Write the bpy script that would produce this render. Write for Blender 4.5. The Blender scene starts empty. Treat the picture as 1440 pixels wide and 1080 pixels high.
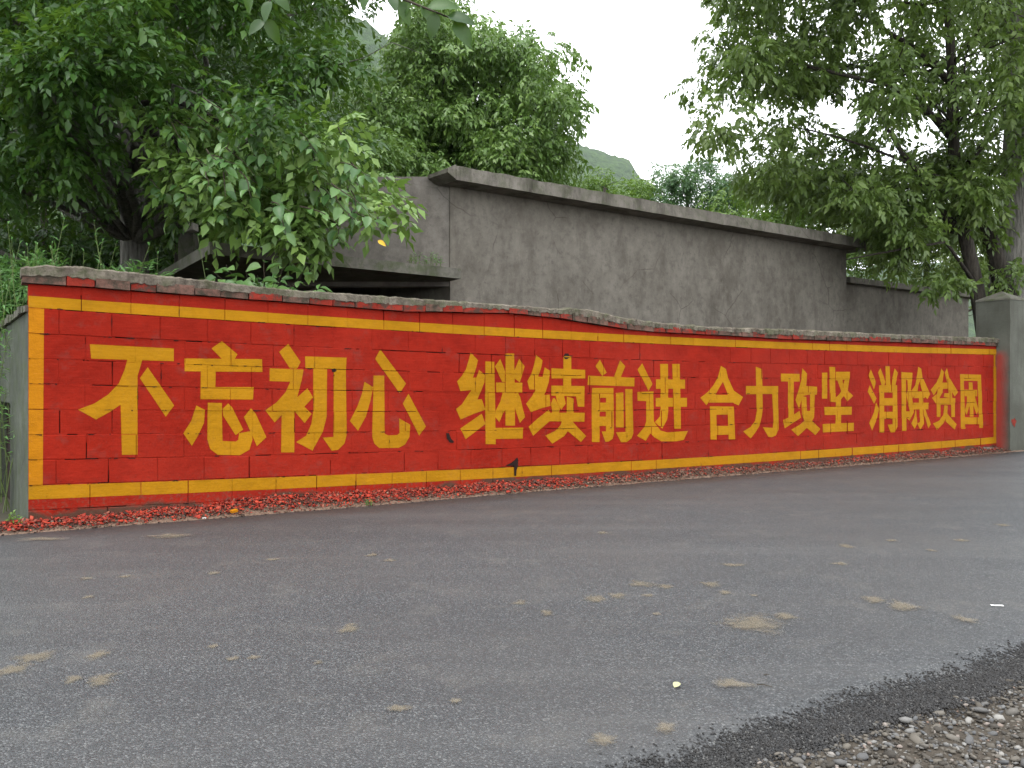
import bpy, math, random
import numpy as np
from mathutils import Vector, Matrix, noise
from mathutils.geometry import tessellate_polygon

R = math.radians
random.seed(7)
rng = np.random.default_rng(7)
scene = bpy.context.scene
COL = scene.collection

# ------------------------------------------------------------------ camera, sky, sun, exposure
F = 1164.0                     # focal length in photo pixels (1440 wide)
EYE = 1.2
ANG0 = math.atan2(7.94, 12.56)
cam_d = bpy.data.cameras.new('camera')
cam_d.sensor_width = 36.0
cam_d.lens = 36.0 * F / 1440.0
cam_d.clip_start = 0.05
cam_d.clip_end = 12000
cam = bpy.data.objects.new('camera', cam_d)
COL.objects.link(cam)
cam.location = (0, 0, EYE)
cam.rotation_euler = (R(90), 0, 0)
scene.camera = cam

SUN_EL, SUN_AZ = R(68), R(215)
world = bpy.data.worlds.new('World')
scene.world = world
world.use_nodes = True
wn = world.node_tree
for n in list(wn.nodes):
    wn.nodes.remove(n)
w_out = wn.nodes.new('ShaderNodeOutputWorld')
w_bg = wn.nodes.new('ShaderNodeBackground')
w_sky = wn.nodes.new('ShaderNodeTexSky')
w_sky.sky_type = 'NISHITA'
w_sky.sun_disc = False
w_sky.sun_elevation = SUN_EL
w_sky.sun_rotation = SUN_AZ
w_tc = wn.nodes.new('ShaderNodeTexCoord')
w_noi = wn.nodes.new('ShaderNodeTexNoise')
w_noi.inputs['Scale'].default_value = 1.6
w_noi.inputs['Detail'].default_value = 5
w_rmp = wn.nodes.new('ShaderNodeValToRGB')
w_rmp.color_ramp.elements[0].position = .3
w_rmp.color_ramp.elements[0].color = (21.0, 21.8, 23.2, 1)
w_rmp.color_ramp.elements[1].position = .7
w_rmp.color_ramp.elements[1].color = (26.0, 26.2, 26.8, 1)
w_mix = wn.nodes.new('ShaderNodeMixRGB')
w_mix.inputs[0].default_value = .88
wn.links.new(w_tc.outputs['Generated'], w_noi.inputs['Vector'])
wn.links.new(w_noi.outputs['Fac'], w_rmp.inputs[0])
wn.links.new(w_sky.outputs[0], w_mix.inputs[1])
wn.links.new(w_rmp.outputs[0], w_mix.inputs[2])
wn.links.new(w_mix.outputs[0], w_bg.inputs[0])
w_bg.inputs[1].default_value = 0.10
wn.links.new(w_bg.outputs[0], w_out.inputs[0])

sun_d = bpy.data.lights.new('sun', 'SUN')
sun_d.energy = 1.3
sun_d.angle = R(22)
sun_d.color = (1, .97, .92)
sun = bpy.data.objects.new('sun', sun_d)
COL.objects.link(sun)
sd = Vector((math.sin(SUN_AZ) * math.cos(SUN_EL), math.cos(SUN_AZ) * math.cos(SUN_EL), math.sin(SUN_EL)))
sun.rotation_euler = sd.to_track_quat('Z', 'Y').to_euler()

scene.view_settings.view_transform = 'Standard'
scene.view_settings.look = 'None'
scene.view_settings.exposure = 0.4
scene.view_settings.gamma = 1
scene.view_settings.use_curve_mapping = False
scene.render.engine = 'CYCLES'
scene.cycles.max_bounces = 6
scene.cycles.diffuse_bounces = 4
scene.cycles.transparent_max_bounces = 8
scene.cycles.use_denoising = True
scene.cycles.volume_bounces = 0


# ------------------------------------------------------------------ helpers
def at(x, y, Y):
    """photo pixel at depth Y -> world point"""
    return Vector(((x - 720) / F * Y, Y, EYE + (540 - y) / F * Y))


def ground(x, y, z=0.0):
    Y = (EYE - z) * F / (y - 540)
    return Vector(((x - 720) / F * Y, Y, z))


def props(o, label=None, cat=None, group=None, kind=None):
    if label: o['label'] = label
    if cat: o['category'] = cat
    if group: o['group'] = group
    if kind: o['kind'] = kind
    return o


def empty(name, loc, rz=0.0, parent=None):
    o = bpy.data.objects.new(name, None)
    COL.objects.link(o)
    o.empty_display_size = .2
    o.location = loc
    o.rotation_euler = (0, 0, rz)
    if parent: o.parent = parent
    return o


def link(name, me, mat=None, parent=None, loc=None):
    o = bpy.data.objects.new(name, me)
    COL.objects.link(o)
    if mat is not None and len(me.materials) == 0:
        me.materials.append(mat)
    if parent is not None: o.parent = parent
    if loc is not None: o.location = loc
    return o


class MB:
    def __init__(s):
        s.v, s.f, s.mi = [], [], []

    def add(s, vs, fs, mi=0):
        b = len(s.v)
        s.v += [tuple(v) for v in vs]
        for f in fs:
            s.f.append(tuple(i + b for i in f))
            s.mi.append(mi)

    def box(s, lo, hi, mi=0):
        x0, y0, z0 = lo; x1, y1, z1 = hi
        s.add([(x0, y0, z0), (x1, y0, z0), (x1, y1, z0), (x0, y1, z0), (x0, y0, z1), (x1, y0, z1), (x1, y1, z1), (x0, y1, z1)],
              [(0, 3, 2, 1), (4, 5, 6, 7), (0, 1, 5, 4), (1, 2, 6, 5), (2, 3, 7, 6), (3, 0, 4, 7)], mi)

    def prism(s, poly, z0, z1, mi=0):
        """poly: list of xy, counter-clockwise from above"""
        n = len(poly)
        zz0 = z0 if hasattr(z0, '__len__') else [z0] * n
        zz1 = z1 if hasattr(z1, '__len__') else [z1] * n
        vs = [(p[0], p[1], zz0[i]) for i, p in enumerate(poly)] + [(p[0], p[1], zz1[i]) for i, p in enumerate(poly)]
        fs = [tuple(reversed(range(n))), tuple(range(n, 2 * n))]
        fs += [(i, (i + 1) % n, n + (i + 1) % n, n + i) for i in range(n)]
        s.add(vs, fs, mi)

    def tube(s, pts, rad, seg=7, mi=0, rough=0.0):
        pts = [Vector(p) for p in pts]
        n = len(pts)
        b = len(s.v)
        up = Vector((.13, .21, .97))
        for i, p in enumerate(pts):
            d = (pts[min(i + 1, n - 1)] - pts[max(i - 1, 0)])
            if d.length < 1e-9: d = Vector((0, 0, 1))
            d.normalize()
            a = d.cross(up)
            if a.length < .15: a = d.cross(Vector((1, 0, 0)))
            a.normalize(); c = d.cross(a)
            r = rad[i] if hasattr(rad, '__len__') else rad
            for k in range(seg):
                t = 2 * math.pi * k / seg
                rr = r * (1 + rough * (random.random() - .5))
                s.v.append(tuple(p + a * math.cos(t) * rr + c * math.sin(t) * rr))
        for i in range(n - 1):
            for k in range(seg):
                k2 = (k + 1) % seg
                s.f.append((b + i * seg + k, b + i * seg + k2, b + (i + 1) * seg + k2, b + (i + 1) * seg + k)); s.mi.append(mi)
        s.f.append(tuple(b + k for k in reversed(range(seg)))); s.mi.append(mi)
        s.f.append(tuple(b + (n - 1) * seg + k for k in range(seg))); s.mi.append(mi)

    def mesh(s, name, smooth=False):
        me = bpy.data.meshes.new(name)
        me.from_pydata(s.v, [], s.f)
        if any(s.mi):
            me.polygons.foreach_set('material_index', s.mi)
        if smooth:
            me.polygons.foreach_set('use_smooth', [True] * len(me.polygons))
        me.update()
        return me

    def build(s, name, mat, parent=None, loc=None, smooth=False, recentre=False):
        if recentre:
            a = np.array(s.v); c = a.mean(0)
            s.v = [tuple(q) for q in (a - c)]
            loc = Vector(c) if loc is None else Vector(loc) + Vector(c)
        me = s.mesh(name, smooth)
        mats = mat if isinstance(mat, (list, tuple)) else [mat]
        for m in mats: me.materials.append(m)
        return link(name, me, None, parent, loc)


def tri_mesh(name, V, T, tint=None, mat=None):
    """fast mesh from numpy arrays of vertices and triangles"""
    me = bpy.data.meshes.new(name)
    me.vertices.add(len(V)); me.vertices.foreach_set('co', np.ascontiguousarray(V, dtype=np.float32).ravel())
    me.loops.add(len(T) * 3); me.loops.foreach_set('vertex_index', np.ascontiguousarray(T, dtype=np.int32).ravel())
    me.polygons.add(len(T))
    me.polygons.foreach_set('loop_start', np.arange(0, len(T) * 3, 3, dtype=np.int32))
    me.update(calc_edges=True)
    if tint is not None:
        a = me.attributes.new('tint', 'FLOAT', 'POINT')
        a.data.foreach_set('value', np.ascontiguousarray(tint, dtype=np.float32))
    if mat: me.materials.append(mat)
    return me


# ------------------------------------------------------------------ materials
class NT:
    def __init__(s, name):
        s.m = bpy.data.materials.new(name); s.m.use_nodes = True
        s.t = s.m.node_tree
        for n in list(s.t.nodes): s.t.nodes.remove(n)
        s.out = s.t.nodes.new('ShaderNodeOutputMaterial')

    def n(s, typ, ins=None, **kw):
        nd = s.t.nodes.new('ShaderNode' + typ)
        for k, v in kw.items(): setattr(nd, k, v)
        for k, v in (ins or {}).items():
            sock = nd.inputs[k]
            if isinstance(v, bpy.types.NodeSocket): s.t.links.new(v, sock)
            else:
                if hasattr(sock.default_value, '__len__') and len(sock.default_value) == 4 and len(v) == 3: v = (*v, 1)
                sock.default_value = v
        return nd

    def pos(s, scale=(1, 1, 1)):
        g = s.n('NewGeometry')
        return s.n('Mapping', {'Vector': g.outputs['Position'], 'Scale': scale}).outputs[0]

    def obj(s, scale=(1, 1, 1)):
        g = s.n('TexCoord')
        return s.n('Mapping', {'Vector': g.outputs['Object'], 'Scale': scale}).outputs[0]

    def noise(s, vec, scale, detail=4, rough=.55):
        return s.n('TexNoise', {'Vector': vec, 'Scale': scale, 'Detail': detail, 'Roughness': rough}).outputs['Fac']

    def ramp(s, fac, stops):
        r = s.n('ValToRGB', {0: fac})
        e = r.color_ramp.elements
        while len(e) < len(stops): e.new(.5)
        for i, (p, c) in enumerate(stops):
            e[i].position = p
            e[i].color = (c, c, c, 1) if not hasattr(c, '__len__') else (*c, 1)
        return r.outputs[0]

    def mix(s, fac, a, b, mode='MIX'):
        return s.n('MixRGB', {0: fac, 1: a, 2: b}, blend_type=mode).outputs[0]

    def math(s, op, a, b=0.0):
        return s.n('Math', {0: a, 1: b}, operation=op).outputs[0]

    def bump(s, h, strength=.5, dist=.01):
        return s.n('Bump', {'Height': h, 'Strength': strength, 'Distance': dist}).outputs[0]

    def surf(s, color, rough=.8, spec=.3, normal=None):
        ins = {'Base Color': color, 'Roughness': rough, 'Specular IOR Level': spec}
        if normal is not None: ins['Normal'] = normal
        p = s.n('BsdfPrincipled', ins)
        s.t.links.new(p.outputs[0], s.out.inputs[0])
        return p


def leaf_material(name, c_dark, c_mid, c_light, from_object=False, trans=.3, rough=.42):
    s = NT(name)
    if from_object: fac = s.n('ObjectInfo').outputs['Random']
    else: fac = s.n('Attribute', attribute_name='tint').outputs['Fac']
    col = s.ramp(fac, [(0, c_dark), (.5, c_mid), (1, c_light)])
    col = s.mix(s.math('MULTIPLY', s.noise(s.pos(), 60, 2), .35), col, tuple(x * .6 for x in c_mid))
    p = s.n('BsdfPrincipled', {'Base Color': col, 'Roughness': rough, 'Specular IOR Level': .5})
    tcol = s.mix(.5, col, (.16, .26, .02))
    t = s.n('BsdfTranslucent', {'Color': tcol})
    mx = s.n('MixShader', {0: trans, 1: p.outputs[0], 2: t.outputs[0]})
    s.t.links.new(mx.outputs[0], s.out.inputs[0])
    return s.m


def masonry_paint(name, c1, c2, wear, grime):
    s = NT(name)
    P = s.pos()
    n1 = s.noise(P, 2.3, 5)
    n2 = s.noise(P, 28, 4, .7)
    n3 = s.noise(P, 160, 2, .6)
    col = s.mix(s.ramp(n1, [(.3, 0), (.7, 1)]), c1, c2)
    rnd = s.n('ObjectInfo').outputs['Random']
    col = s.mix(s.math('MULTIPLY', rnd, .14), col, tuple(x * .55 for x in c1))
    och = s.ramp(s.noise(P, 7, 5, .65), [(.48, 0), (.7, .35)])
    col = s.mix(och, col, tuple(x * .62 for x in c1))
    # grime in patches
    g = s.ramp(s.noise(P, 5.5, 6, .7), [(.56, 0), (.72, 1)])
    col = s.mix(s.math('MULTIPLY', g, grime), col, (.13, .045, .035))
    # small pits where the paint missed the block
    pit = s.ramp(n2, [(.70, 0), (.76, 1)])
    col = s.mix(s.math('MULTIPLY', pit, .55), col, (.09, .05, .04))
    # faint horizontal drag marks of the roller
    st = s.noise(s.pos((3, 3, 90)), 2.0, 3, .6)
    col = s.mix(s.ramp(st, [(.45, 0), (.8, .28)]), col, tuple(min(1, x * 1.5 + .01) for x in c2))
    if wear:
        col = s.mix(s.ramp(s.noise(P, .8, 3), [(.45, 0), (.7, .35)]), col, (.34, .030, .016))
        col = s.mix(s.ramp(s.noise(P, .7, 3), [(.3, .4), (.48, 0)]), col, (.17, .012, .007))
        zz_ = s.n('SeparateXYZ', {0: s.n('NewGeometry').outputs['Position']}).outputs[2]
        spl = s.math('MULTIPLY', s.ramp(s.noise(P, 38, 3, .7), [(.52, 0), (.62, 1)]), s.ramp(zz_, [(.12, .55), (.42, 0)]))
        col = s.mix(spl, col, (.12, .07, .045))
        z = s.n('SeparateXYZ', {0: s.n('NewGeometry').outputs['Position']}).outputs[2]
        a = s.math('ADD', z, s.math('MULTIPLY', s.noise(s.pos((1, 1, .4)), 1.7, 4), -.36))
        f = s.ramp(s.math('ADD', a, .10), [(.02, 1), (.06, 0)])
        col = s.mix(s.math('MULTIPLY', f, .85), col, s.mix(n2, (.025, .019, .012), (.085, .065, .045)))
    n4 = s.noise(P, 9, 4, .6)
    h = s.math('ADD', s.math('ADD', s.math('MULTIPLY', n2, .6), s.math('MULTIPLY', n3, .4)), s.math('MULTIPLY', n4, 1.8))
    s.surf(col, .75, .06, s.bump(h, .8, .008))
    return s.m


M = {}
M['red_paint'] = masonry_paint('red_paint', (.212, .0105, .0045), (.285, .0165, .0068), True, .5)
M['yellow_paint'] = masonry_paint('yellow_paint', (.335, .155, .0045), (.405, .185, .0065), False, .15)
M['orange_paint'] = masonry_paint('orange_paint', (.40, .150, .005), (.45, .17, .006), False, .10)


def concrete(name, c1, c2, dark, streak=.6, moss=0.0, bump=.4, scale=1.0):
    s = NT(name)
    P = s.pos()
    big = s.noise(P, .9 * scale, 6, .6)
    col = s.mix(s.ramp(big, [(.35, 0), (.65, 1)]), c1, c2)
    # trowelled patches
    v = s.n('TexNoise', {'Vector': s.pos((1, 1, .8)), 'Scale': 3.4 * scale, 'Detail': 7, 'Roughness': .62, 'Distortion': .15}).outputs['Fac']
    col = s.mix(s.ramp(v, [(.46, 0), (.66, .42)]), col, tuple(min(1, x * 1.35) for x in c2))
    # rain streaks
    stn = s.noise(s.pos((2.2, 2.2, .5)), 1.3 * scale, 6, .7)
    col = s.mix(s.math('MULTIPLY', s.ramp(stn, [(.5, 0), (.72, 1)]), streak), col, dark)
    midn = s.noise(P, 8 * scale, 6, .72)
    col = s.mix(s.ramp(midn, [(.34, .45), (.5, 0)]), col, tuple(x * .5 for x in c1))
    col = s.mix(s.ramp(midn, [(.56, 0), (.70, .4)]), col, tuple(min(1, x * 1.4) for x in c2))
    wv = s.n('MixRGB', {0: .12, 1: P, 2: s.n('TexNoise', {'Vector': P, 'Scale': 3.0, 'Detail': 4}).outputs['Color']}, blend_type='ADD').outputs[0]
    ck = s.n('TexVoronoi', {'Vector': wv, 'Scale': .8 * scale}, feature='DISTANCE_TO_EDGE').outputs['Distance']
    ckm = s.math('MULTIPLY', s.ramp(ck, [(.0, .7), (.006, 0)]), s.ramp(s.noise(P, 1.1, 2), [(.5, 0), (.58, 1)]))
    col = s.mix(ckm, col, dark)
    fine = s.noise(P, 45, 4, .7)
    col = s.mix(s.math('MULTIPLY', fine, .25), col, tuple(x * .5 for x in c1))
    sp = s.ramp(s.noise(P, 12, 5, .75), [(.6, 0), (.7, 1)])
    col = s.mix(s.math('MULTIPLY', sp, .35), col, dark)
    if moss:
        mo = s.ramp(s.noise(P, 6, 6, .7), [(.45, 0), (.62, 1)])
        col = s.mix(s.math('MULTIPLY', mo, moss), col, (.055, .075, .025))
    h = s.math('ADD', s.math('MULTIPLY', fine, .6), s.math('MULTIPLY', s.noise(P, 6, 5, .6), .6))
    s.surf(col, .88, .2, s.bump(h, bump, .012))
    return s.m


M['plaster'] = concrete('plaster', (.118, .106, .086), (.178, .163, .136), (.038, .030, .022), .45)
M['plaster_pale'] = concrete('plaster_pale', (.15, .135, .115), (.205, .188, .165), (.06, .05, .042), .5)
M['slab'] = concrete('slab', (.13, .118, .098), (.205, .188, .16), (.035, .030, .024), .95, .3, .8)
M['slab_mossy'] = concrete('slab_mossy', (.11, .105, .085), (.165, .155, .13), (.04, .036, .028), .6, .6)
M['return_wall'] = concrete('return_wall', (.052, .060, .045), (.10, .11, .088), (.018, .020, .014), .8, .5)
M['render_pillar'] = concrete('render_pillar', (.14, .14, .115), (.20, .205, .17), (.06, .055, .045), .5, .2)
M['topping'] = concrete('topping', (.075, .06, .045), (.22, .19, .15), (.022, .018, .013), .6, .5, 1.5, 4)
M['mortar_and_shade'] = concrete('mortar_and_shade', (.012, .005, .004), (.022, .009, .007), (.006, .004, .003), .3)  # dark mortar; also the painted shade in the hole, pits and doorway
M['pale_stone'] = concrete('pale_stone', (.5, .46, .41), (.6, .56, .5), (.3, .26, .22), .2)


def simple(name, c, rough=.8, var=.3, scale=20, bump=.3, spec=.3, dist=.005):
    s = NT(name)
    P = s.pos()
    n = s.noise(P, scale, 4, .65)
    col = s.mix(n, tuple(x * (1 - var) for x in c), tuple(min(1, x * (1 + var)) for x in c))
    s.surf(col, rough, spec, s.bump(n, bump, dist))
    return s.m


def stone_material(name, stops, scale=40, paint=None):
    s = NT(name)
    rnd = s.n('ObjectInfo').outputs['Random']
    tint = s.n('Attribute', attribute_name='tint').outputs['Fac']
    f = s.math('FRACT', s.math('ADD', rnd, tint))
    col = s.ramp(f, stops)
    n = s.noise(s.pos(), scale, 4, .65)
    col = s.mix(s.math('MULTIPLY', n, .5), col, (.06, .05, .04))
    if paint:
        col = s.mix(s.ramp(s.noise(s.pos(), 14, 4, .6), [(.36, 0), (.46, 1)]), col, paint)
    s.surf(col, .75, .3, s.bump(n, .4, .004))
    return s.m


M['gravel'] = stone_material('gravel', [(0, (.035, .032, .027)), (.3, (.085, .075, .06)), (.55, (.15, .135, .11)), (.8, (.095, .10, .105)), (.95, (.30, .29, .265)), (1, (.22, .13, .09))])
M['rubble_red'] = stone_material('rubble_red', [(0, (.10, .012, .007)), (.25, (.30, .018, .006)), (.6, (.48, .032, .010)), (.8, (.55, .06, .022)), (.9, (.09, .04, .028)), (1, (.45, .14, .08))])
M['rubble_brown'] = stone_material('rubble_brown', [(0, (.025, .014, .010)), (.35, (.09, .045, .03)), (.6, (.16, .11, .075)), (.8, (.20, .045, .028)), (1, (.26, .19, .13))])
M['aggregate'] = stone_material('aggregate', [(0, (.010, .011, .012)), (.6, (.026, .028, .030)), (.94, (.05, .052, .054)), (1, (.16, .16, .15))])
M['bark'] = None


def bark(name, c1, c2, sx=9):
    s = NT(name)
    P = s.pos((sx, sx, 1.1))
    n = s.noise(P, 2.6, 6, .7)
    col = s.mix(s.ramp(n, [(.35, 0), (.65, 1)]), c1, c2)
    s.surf(col, .9, .2, s.bump(n, 1.0, .05))
    return s.m


M['bark'] = bark('bark', (.022, .018, .014), (.075, .065, .052))
M['bark_grey'] = bark('bark_grey', (.075, .072, .062), (.22, .21, .185))
M['twig'] = simple('twig', (.045, .035, .022), .8)
M['green_stem'] = simple('green_stem', (.10, .14, .04), .6)

# road
s = NT('asphalt')
P = s.pos()
vo = s.n('TexVoronoi', {'Vector': P, 'Scale': 165}, feature='F1')
cell = s.n('SeparateColor', {0: vo.outputs['Color']}).outputs[0]
gr = s.ramp(cell, [(0, (.009, .010, .011)), (.45, (.030, .033, .036)), (.84, (.070, .075, .080)), (1, (.20, .205, .20))])
fine = s.noise(P, 420, 2, .6)
gr = s.mix(s.math('MULTIPLY', fine, .35), gr, (.052, .056, .059))
bigv = s.noise(s.pos((.45, .45, 1)), 1.1, 5, .6)
gr = s.mix(s.ramp(bigv, [(.35, .0), (.68, .5)]), gr, (.068, .067, .064))
rot = s.n('Mapping', {'Vector': s.n('NewGeometry').outputs['Position'], 'Rotation': (0, 0, -ANG0), 'Scale': (.16, 1.5, 1)}).outputs[0]
band = s.noise(rot, 1.3, 4, .55)
gr = s.mix(s.ramp(band, [(.36, .22), (.5, 0)]), gr, (.030, .031, .033))
gr = s.mix(s.ramp(band, [(.52, 0), (.68, .25)]), gr, (.105, .104, .10))
dust = s.noise(P, 2.8, 6, .68)
gr = s.mix(s.ramp(dust, [(.54, 0), (.78, .42)]), gr, (.14, .132, .115))
h = s.math('ADD', s.math('MULTIPLY', vo.outputs['Distance'], -1.0), s.math('MULTIPLY', fine, .4))
s.surf(gr, s.ramp(bigv, [(.3, .62), (.7, .5)]), .5, s.bump(h, .8, .006))
M['asphalt'] = s.m

s = NT('mud')
P = s.pos()
n1 = s.noise(P, 16, 5, .75)
n2 = s.noise(P, 130, 3, .7)
rim = s.n('Attribute', attribute_name='tint').outputs['Fac']
a = s.ramp(s.math('ADD', s.math('ADD', s.math('MULTIPLY', n1, .8), s.math('MULTIPLY', n2, .45)), s.math('MULTIPLY', rim, .5)), [(.72, 0), (1.05, .5)])
col = s.mix(n2, (.14, .115, .075), (.28, .235, .165))
pb = s.n('BsdfPrincipled', {'Base Color': col, 'Roughness': .9, 'Specular IOR Level': .2, 'Normal': s.bump(n2, .5, .004)})
tr = s.n('BsdfTransparent')
mx = s.n('MixShader', {0: a, 1: tr.outputs[0], 2: pb.outputs[0]})
s.t.links.new(mx.outputs[0], s.out.inputs[0])
M['mud'] = s.m

M['soil'] = simple('soil', (.062, .052, .040), .95, .5, 25, .9, .2, .02)
M['earth'] = simple('earth', (.055, .05, .032), .95, .5, 3, .8)
s = NT('hill_forest')
P = s.pos()
n1 = s.noise(P, .05, 7, .75); n2 = s.noise(P, .006, 4, .6)
col = s.mix(s.ramp(n1, [(.35, 0), (.65, 1)]), (.012, .034, .010), (.065, .125, .03))
col = s.mix(s.ramp(n2, [(.55, 0), (.75, .5)]), col, (.12, .13, .07))
s.surf(col, .95, .1, s.bump(n1, 1, 10))
M['hill'] = s.m

M['leaf_dark'] = leaf_material('leaf_dark', (.018, .055, .009), (.046, .122, .018), (.13, .25, .045), trans=.34, rough=.38)  # lightest stop raised to paint sky highlights into the leaf colour
M['leaf_mid'] = leaf_material('leaf_mid', (.07, .145, .032), (.14, .255, .055), (.25, .38, .09), trans=.3)
M['leaf_bright'] = leaf_material('leaf_bright', (.07, .15, .022), (.15, .27, .040), (.28, .42, .07), trans=.35)
M['leaf_blue'] = leaf_material('leaf_blue', (.05, .12, .05), (.10, .21, .085), (.17, .30, .13), trans=.3)
M['leaf_walnut'] = leaf_material('leaf_walnut', (.06, .105, .022), (.125, .20, .045), (.25, .34, .09), trans=.36)
M['leaf_single'] = leaf_material('leaf_single', (.045, .12, .03), (.10, .21, .055), (.20, .34, .11), True, .28, .40)
M['leaf_fore'] = leaf_material('leaf_fore', (.015, .055, .008), (.03, .09, .015), (.055, .13, .022), True, .35, .45)
M['leaf_yellow'] = simple('leaf_yellow', (.55, .36, .03), .6)
M['weed'] = leaf_material('weed', (.06, .16, .035), (.11, .26, .065), (.19, .37, .12), trans=.35)
M['paper'] = simple('paper', (.8, .8, .78), .8, .05)
M['pink'] = simple('pink', (.62, .16, .13), .8, .35, 18)
M['orange_brick'] = simple('orange_brick', (.75, .27, .07), .85, .3, 30)

# ------------------------------------------------------------------ wall frame (plane of the painted wall)
X0, Y0 = (40 - 720) / F * 6.84, 6.84
X1, Y1 = (1395 - 720) / F * 14.78, 14.78
LEN = math.hypot(X1 - X0, Y1 - Y0)
CT, ST = (X1 - X0) / LEN, (Y1 - Y0) / LEN
ANG = math.atan2(ST, CT)
WLEN = LEN + .17                                     # runs into the pillar


def wall_sz(x, y):
    a = (x - 720) / F
    s_ = (X0 - a * Y0) / (a * ST - CT)
    Y = Y0 + s_ * ST
    return s_, EYE + (540 - y) / F * Y


def table(pts):
    q = [wall_sz(x, y) for x, y in pts]
    return [p[0] for p in q], [p[1] for p in q]


_sx = [wall_sz(x, 0)[0] for x in (40, 400, 720, 1100, 1400)]
_cf = np.polyfit(_sx, [1.929, 1.879, 1.828, 1.798, 1.823], 3)
ztop = lambda s_: float(np.polyval(_cf, s_))         # upper edge of the upper yellow stripe
_cb = table([(36, 398), (400, 425), (560, 438), (720, 441), (780, 447), (870, 462), (920, 467), (1000, 471), (1100, 477), (1250, 481), (1410, 487)])
_ct = table([(30, 376), (60, 373), (100, 374), (250, 390), (400, 407), (560, 418), (720, 429), (780, 434), (800, 433), (830, 436), (870, 446), (920, 453), (1000, 460), (1100, 463), (1250, 470), (1410, 476)])
zcapb = lambda s_: float(np.interp(s_, _cb[0], _cb[1]))
zcapt = lambda s_: float(np.interp(s_, _ct[0], _ct[1]))
PITCH, BW, GAP = .21, .40, .0055


def W(s_, d, z):
    """wall coordinates -> world: s along, d behind the face, z up"""
    return Vector((X0 + s_ * CT - d * ST, Y0 + s_ * ST + d * CT, z))


# ------------------------------------------------------------------ ground, road, shoulder, hills
mb = MB()
mb.add([(-3100, -59, -.25), (4500, -59, -.25), (4500, 2250, -.25), (-3100, 2250, -.25)], [(0, 1, 2, 3)])
props(mb.build('ground', M['earth']), kind='structure')

# yard behind the wall
mb = MB()
mb.prism([W(-14, .19, 0).xy, W(WLEN + 40, .19, 0).xy, W(WLEN + 40, 60, 0).xy, W(-14, 60, 0).xy], -.24, -.02)
props(mb.build('yard', M['earth']), kind='structure')

# distance of the road's near edge from the wall, measured across the road
eA, eB = ground(905, 1080), ground(1440, 915)
dA = (eA.x - X0) * -ST + (eA.y - Y0) * CT
dB = (eB.x - X0) * -ST + (eB.y - Y0) * CT
EDGE = (dA + dB) / 2
sA = (eA.x - X0) * CT + (eA.y - Y0) * ST
sB = (eB.x - X0) * CT + (eB.y - Y0) * ST
SLOPE = (dB - dA) / (sB - sA)


def edge_d(s_):
    return dA + (s_ - sA) * SLOPE + .05 * noise.noise(Vector((s_ * 1.7, 3.1, 0))) + .022 * noise.noise(Vector((s_ * 7, 9.1, 0)))


# asphalt: flat sheet with a broken-down near edge and a thin ragged far edge
def edge_top(s_):
    # road edge by the wall (outer limit of the debris)
    return -float(np.interp(s_, [-3, 0, 2.5, 5, 9, 15, 30], [.22, .20, .27, .24, .30, .30, .3])) + .03 * noise.noise(Vector((s_ * 2.5, 1.1, 5)))


svals = list(np.arange(-60, -4, 2.0)) + list(np.arange(-4, 6, .05)) + list(np.arange(6, 16, .2)) + list(np.arange(16, 90, 2.0))
mb = MB()
prof_n = 12
for i, s_ in enumerate(svals):
    de, dt = edge_d(s_), edge_top(s_)
    prof = [(dt + .0, -.06), (dt - .012, .0), (dt - .5, .002), (dt - 1.6, .008), (de + 1.5, .008), (de + .5, .002), (de + .13, .0), (de + .08, -.008), (de + .04, -.02), (de, -.038), (de - .05, -.062), (de - .09, -.12)]
    for k, (d, z) in enumerate(prof):
        jit = .008 * noise.noise(Vector((s_ * 23, d * 23, 2))) if 6 <= k <= 10 else 0
        p = W(s_, d + jit, z + jit)
        mb.v.append(tuple(p))
for i in range(len(svals) - 1):
    for k in range(prof_n - 1):
        a = i * prof_n + k
        mb.f.append((a, a + 1, a + 1 + prof_n, a + prof_n)); mb.mi.append(0)
road = props(mb.build('road', M['asphalt'], smooth=True), kind='structure')

# shoulder soil (gravel bank) on the near side
mb = MB()
gs = list(np.arange(-8, -1, .5)) + list(np.arange(-1, 6.5, .06)) + list(np.arange(6.5, 20, .8))
gd = list(np.arange(0, 1.5, .06)) + [2, 3, 5, 8, 14]
for s_ in gs:
    for g in gd:
        d = edge_d(s_) + .0 - g
        z = -.075 + .03 * noise.fractal(Vector((s_ * 2.3, d * 2.3, 4)), 1, 2, 4) + .012 * noise.noise(Vector((s_ * 14, d * 14, 1))) - .03 * min(g, 2)
        mb.v.append(tuple(W(s_, d, z)))
for i in range(len(gs) - 1):
    for k in range(len(gd) - 1):
        a = i * len(gd) + k
        mb.f.append((a, a + 1, a + 1 + len(gd), a + len(gd))); mb.mi.append(0)
shoulder = props(mb.build('gravel_shoulder', M['soil'], smooth=True), kind='structure')


def shoulder_z(s_, d):
    g = edge_d(s_) - d
    return -.075 + .03 * noise.fractal(Vector((s_ * 2.3, d * 2.3, 4)), 1, 2, 4) + .012 * noise.noise(Vector((s_ * 14, d * 14, 1))) - .03 * min(max(g, 0), 2)


# verge of dirt between wall foot and asphalt
mb = MB()
vs_ = list(np.arange(-3.2, 15.4, .06))
VN = 9


def verge_z(s_, t):
    hgt = .055 + .035 * math.exp(-((s_ - 2.5) / 2.2) ** 2) + .035 * noise.noise(Vector((s_ * 1.3, .5, 8))) + .02 * noise.noise(Vector((s_ * 5, 2.5, 8)))
    return (1 - t) ** 1.3 * max(hgt, .02) + .008 * noise.noise(Vector((s_ * 21, t * 6, 3))) + .003


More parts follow.
